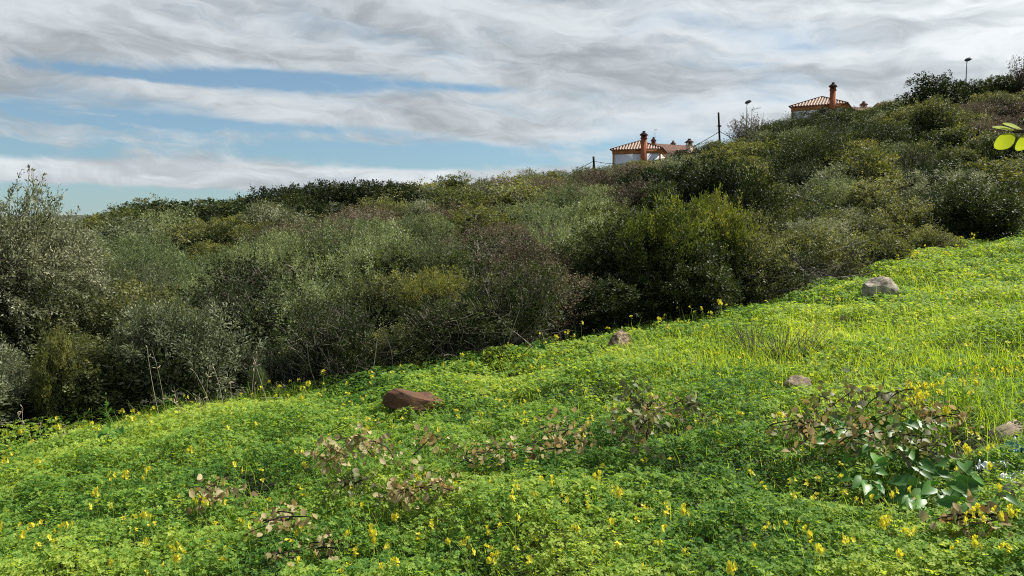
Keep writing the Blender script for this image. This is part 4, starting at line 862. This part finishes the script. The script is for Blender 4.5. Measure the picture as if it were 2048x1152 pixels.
# ------------------------------------------------------------------ leafy twig hanging in from the right, close by
g = np.random.default_rng(4); Yn = .75
tip = at(2002, 266, Yn); t = thing('young_tree', 'out-of-focus-close yellow-green leafy twig reaching in at the right edge', 'tree', (.95, .8, gz(.95, .8)))
t['label'] = 'twig with bright yellow-green backlit leaves reaching in at the right edge'
base = np.array(t.location); mb = MB()
br0 = np.array([.95, .8, gz(.95, .8)-.05])-base; br1 = np.array([.93, .8, 1.60])-base; br2 = np.array(at(2062, 262, Yn))-base
s = np.linspace(0, 1, 12)[:, None]; tubes(mb, (br0*(1-s)+br1*s+np.array([.03, 0, 0])*np.sin(s*6))[None], np.linspace(.014, .006, 12)[None], 8, .6)
md = (br1+br2)/2+np.array([0, 0, .12]); tubes(mb, (br1*(1-s)**2+2*md*s*(1-s)+br2*s*s)[None], np.linspace(.006, .0015, 12)[None], 6, .6)
e3 = np.array(at(2026, 263, Yn))-base; tubes(mb, np.stack([br2, (br2+e3)/2, e3])[None], np.array([[.0026, .0020, .0015]]), 5, .6)
mb.obj('trunk', M['darkbark'], t)
def near_leaf(p0, p1, wpx, tilt, shade):
    a_ = np.array(at(*p0, Yn))-base; b2 = np.array(at(*p1, Yn))-base; d = b2-a_; f = MB(); L = np.linalg.norm(d)
    leaves(f, a_[None], d[None], np.array([tilt]), np.array([L]), np.array([wpx/F*Yn]), np.array([shade]), 0, .12, 'oval')
    o = f.obj('leaf', M['nearleaf'], t, True); m = o.modifiers.new('sub', 'SUBSURF'); m.levels = m.render_levels = 2; return o
near_leaf((2036, 264), (1986, 246), 26, (.1, -.5, 1), .9)
near_leaf((2048, 262), (2008, 240), 24, (.3, -.6, .8), .8)
near_leaf((2032, 268), (1990, 296), 34, (.1, -1, .25), .1)
near_leaf((2066, 266), (2034, 302), 30, (.3, -1, .2), .2)
near_leaf((2090, 258), (2050, 232), 26, (.3, -.8, .6), .6)
for i in range(26):   # leaves along the rest of the stem, outside the picture
    u = g.uniform(0, .85); q = br1*(1-u)**2+2*md*u*(1-u)+br2*u*u if i < 16 else br0*(1-u)+br1*u
    if q[0]+base[0] < .62: continue
    d = nrm(g.normal(0, 1, 3)+np.array([.5, 0, .2])); f = MB(); leaves(f, q[None], d[None], np.array([[0, 0, 1.]]), np.array([.03]), np.array([.017]), np.array([.5]), 0, .12, 'oval'); f.obj('leaf', M['nearleaf'], t, True)

# ------------------------------------------------------------------ sky, sun, camera
SAZ, SEL = math.radians(64), math.radians(47)
w = bpy.data.worlds.new('World'); sc.world = w; w.use_nodes = True; nt = w.node_tree; nd = nt.nodes; lk = nt.links; nd.clear()
def mth(op, x, y=None, z=None):
    n = nd.new('ShaderNodeMath'); n.operation = op
    for i, q in enumerate((x, y, z)):
        if q is None: continue
        if isinstance(q, (int, float)): n.inputs[i].default_value = q
        else: lk.new(q, n.inputs[i])
    return n.outputs[0]
tc = nd.new('ShaderNodeTexCoord'); sp = nd.new('ShaderNodeSeparateXYZ'); lk.new(tc.outputs['Generated'], sp.inputs[0])
dx, dy, dz = sp.outputs
az = mth('ARCTAN2', dx, dy); el = mth('ARCSINE', dz)
def comb(x, y, z=0.0):
    c = nd.new('ShaderNodeCombineXYZ')
    for i, q in enumerate((x, y, z)):
        if isinstance(q, (int, float)): c.inputs[i].default_value = q
        else: lk.new(q, c.inputs[i])
    return c.outputs[0]
def noise(vec, scale, detail=5, rough=.55, dist=0, lac=2):
    n = nd.new('ShaderNodeTexNoise'); n.inputs['Scale'].default_value = scale; n.inputs['Detail'].default_value = detail; n.inputs['Roughness'].default_value = rough; n.inputs['Distortion'].default_value = dist
    lk.new(vec, n.inputs['Vector']); return n.outputs['Fac']
def ell(px, py, sx, sy, tilt=0.0):
    a0 = math.atan((px-1024)/F); e0 = math.atan((440-py)/F*math.cos(a0)); sa = sx/F; se = sy/F
    u = mth('SUBTRACT', az, a0); v = mth('SUBTRACT', mth('SUBTRACT', el, e0), mth('MULTIPLY', u, tilt))
    q = mth('ADD', mth('POWER', mth('ABSOLUTE', mth('DIVIDE', u, sa)), 2), mth('POWER', mth('ABSOLUTE', mth('DIVIDE', v, se)), 2))
    return mth('EXPONENT', mth('MULTIPLY', q, -1))
wz = noise(comb(mth('MULTIPLY', az, 3), mth('MULTIPLY', el, 9)), 1.3, 4)
elw = mth('ADD', el, mth('MULTIPLY', mth('SUBTRACT', wz, .5), .09))
tl = mth('ADD', elw, mth('MULTIPLY', az, .10))
band = noise(comb(mth('MULTIPLY', az, 2.4), mth('MULTIPLY', tl, 15)), 1.0, 5, .5)
fine = noise(comb(mth('MULTIPLY', az, 14), mth('MULTIPLY', tl, 38)), 1.0, 6, .6)
big = noise(comb(mth('MULTIPLY', az, 1.4), mth('MULTIPLY', tl, 7), 4.0), 1.0, 3, .5)
cov = mth('ADD', mth('MULTIPLY', band, 1.3), mth('MULTIPLY', fine, .35))          # ~.8 mean
gaps = None
for a in [(560, 166, 190, 17, -.02, .60), (260, 160, 240, 13, -.03, .35), (930, 182, 150, 8, -.05, .45), (130, 140, 170, 10, -.03, .4), (150, 240, 380, 22, -.04, .44), (650, 300, 520, 20, .0, .46), (250, 395, 420, 26, 0, .75), (-100, 300, 400, 20, 0, .5), (900, 330, 350, 16, 0, .38), (1300, 300, 260, 24, 0, .25), (560, 258, 280, 11, -.02, .36)]:
    v = mth('MULTIPLY', ell(*a[:5]), a[5]); gaps = v if gaps is None else mth('ADD', gaps, v)
brk = noise(comb(mth('MULTIPLY', az, 11), mth('MULTIPLY', tl, 40), 2.0), 1.0, 6, .62)
gaps = mth('MULTIPLY', gaps, mth('MAXIMUM', mth('ADD', -.55, mth('MULTIPLY', brk, 3.1)), 0))
bands = mth('ADD', mth('MULTIPLY', ell(300, 350, 650, 20, -.01), .5), mth('MULTIPLY', ell(900, 355, 400, 10), .2))
bands = mth('ADD', bands, mth('MULTIPLY', ell(380, 190, 420, 14, -.10), .35))
mid_ = mth('ADD', mth('SUBTRACT', cov, gaps), bands)
mr = nd.new('ShaderNodeMapRange'); mr.interpolation_type = 'SMOOTHSTEP'; lk.new(mid_, mr.inputs[0]); mr.inputs[1].default_value = .36; mr.inputs[2].default_value = .84
hi = nd.new('ShaderNodeMapRange'); hi.interpolation_type = 'SMOOTHSTEP'; lk.new(el, hi.inputs[0]); hi.inputs[1].default_value = .34; hi.inputs[2].default_value = .75; hi.inputs[3].default_value = 1; hi.inputs[4].default_value = .3
cover = mth('MULTIPLY', mr.outputs[0], hi.outputs[0])   # clouds thinned overhead, out of view, to lower the ambient light
sky = nd.new('ShaderNodeTexSky'); sky.sky_type = 'NISHITA'; sky.sun_disc = False; sky.sun_elevation = SEL; sky.sun_rotation = SAZ; sky.altitude = 50; sky.ozone_density = 1.6; sky.dust_density = .2
# cloud brightness: thicker parts greyer, brighter toward the sun
sd = (math.sin(SAZ)*math.cos(SEL), math.cos(SAZ)*math.cos(SEL), math.sin(SEL))
dt = mth('ADD', mth('ADD', mth('MULTIPLY', dx, sd[0]), mth('MULTIPLY', dy, sd[1])), mth('MULTIPLY', dz, sd[2]))
glow = mth('POWER', mth('MAXIMUM', dt, 0), 5)
shade = noise(comb(mth('MULTIPLY', az, 2.6), mth('MULTIPLY', tl, 22), 9.0), 1.0, 3, .45)
rip = noise(comb(mth('MULTIPLY', az, 13), mth('MULTIPLY', tl, 42), 6.0), 1.0, 5, .6, .6)
sh2 = mth('ADD', mth('ADD', mth('MULTIPLY', shade, .48), mth('MULTIPLY', big, .15)), mth('MULTIPLY', rip, .37))
mr2 = nd.new('ShaderNodeMapRange'); mr2.interpolation_type = 'SMOOTHSTEP'; lk.new(sh2, mr2.inputs[0]); mr2.inputs[1].default_value = .34; mr2.inputs[2].default_value = .62; mr2.inputs[3].default_value = 2.5; mr2.inputs[4].default_value = 4.7
lum = mth('ADD', mth('MULTIPLY', mth('ADD', mr2.outputs[0], mth('MULTIPLY', ell(380, 345, 700, 26, -.01), 1.1)), mth('ADD', .80, mth('MULTIPLY', glow, .55))), mth('MULTIPLY', glow, 3.0))
cc = nd.new('ShaderNodeMix'); cc.data_type = 'RGBA'; cc.blend_type = 'MULTIPLY'; cc.inputs[0].default_value = 1
tn = ramp(nd, [(0, (.72, .85, .95)), (.6, (.92, .97, 1)), (1, (1, 1, .98))]); lk.new(mth('MULTIPLY', lum, .13), tn.inputs[0])
lk.new(tn.outputs[0], cc.inputs[6]); lk.new(comb(lum, lum, lum), cc.inputs[7])
skt = nd.new('ShaderNodeMix'); skt.data_type = 'RGBA'; skt.blend_type = 'MULTIPLY'; skt.inputs[0].default_value = 1; hsv = nd.new('ShaderNodeHueSaturation'); hsv.inputs['Saturation'].default_value = .62; lk.new(sky.outputs[0], hsv.inputs['Color']); lk.new(hsv.outputs[0], skt.inputs[6]); skt.inputs[7].default_value = (.29, .40, .475, 1)
mx = nd.new('ShaderNodeMix'); mx.data_type = 'RGBA'; lk.new(cover, mx.inputs[0]); lk.new(skt.outputs[2], mx.inputs[6]); lk.new(cc.outputs[2], mx.inputs[7])
bg = nd.new('ShaderNodeBackground'); bg.inputs['Strength'].default_value = .12; lk.new(mx.outputs[2], bg.inputs[0])
o = nd.new('ShaderNodeOutputWorld'); lk.new(bg.outputs[0], o.inputs[0])

L = bpy.data.lights.new('sun', 'SUN'); L.energy = 5.0; L.angle = math.radians(1.5); L.color = (1, .95, .86); so = link('sun', L)
so.rotation_euler = Vector(sd).to_track_quat('Z', 'Y').to_euler()
cam = bpy.data.cameras.new('camera'); co = link('camera', cam); co.location = (0, 0, EYE); co.rotation_euler = (math.pi/2-PITCH, 0, 0)
cam.sensor_width = 36; cam.lens = 36*F/2048; cam.clip_start = .05; cam.clip_end = 12000; sc.camera = co
sc.view_settings.view_transform = 'Standard'; sc.view_settings.look = 'None'; sc.view_settings.gamma = 1; sc.view_settings.exposure = .8
sc.cycles.filter_width = 1.1; sc.cycles.use_denoising = False
sc.cycles.max_bounces = 6; sc.cycles.diffuse_bounces = 3; sc.cycles.transmission_bounces = 3; sc.cycles.transparent_max_bounces = 4
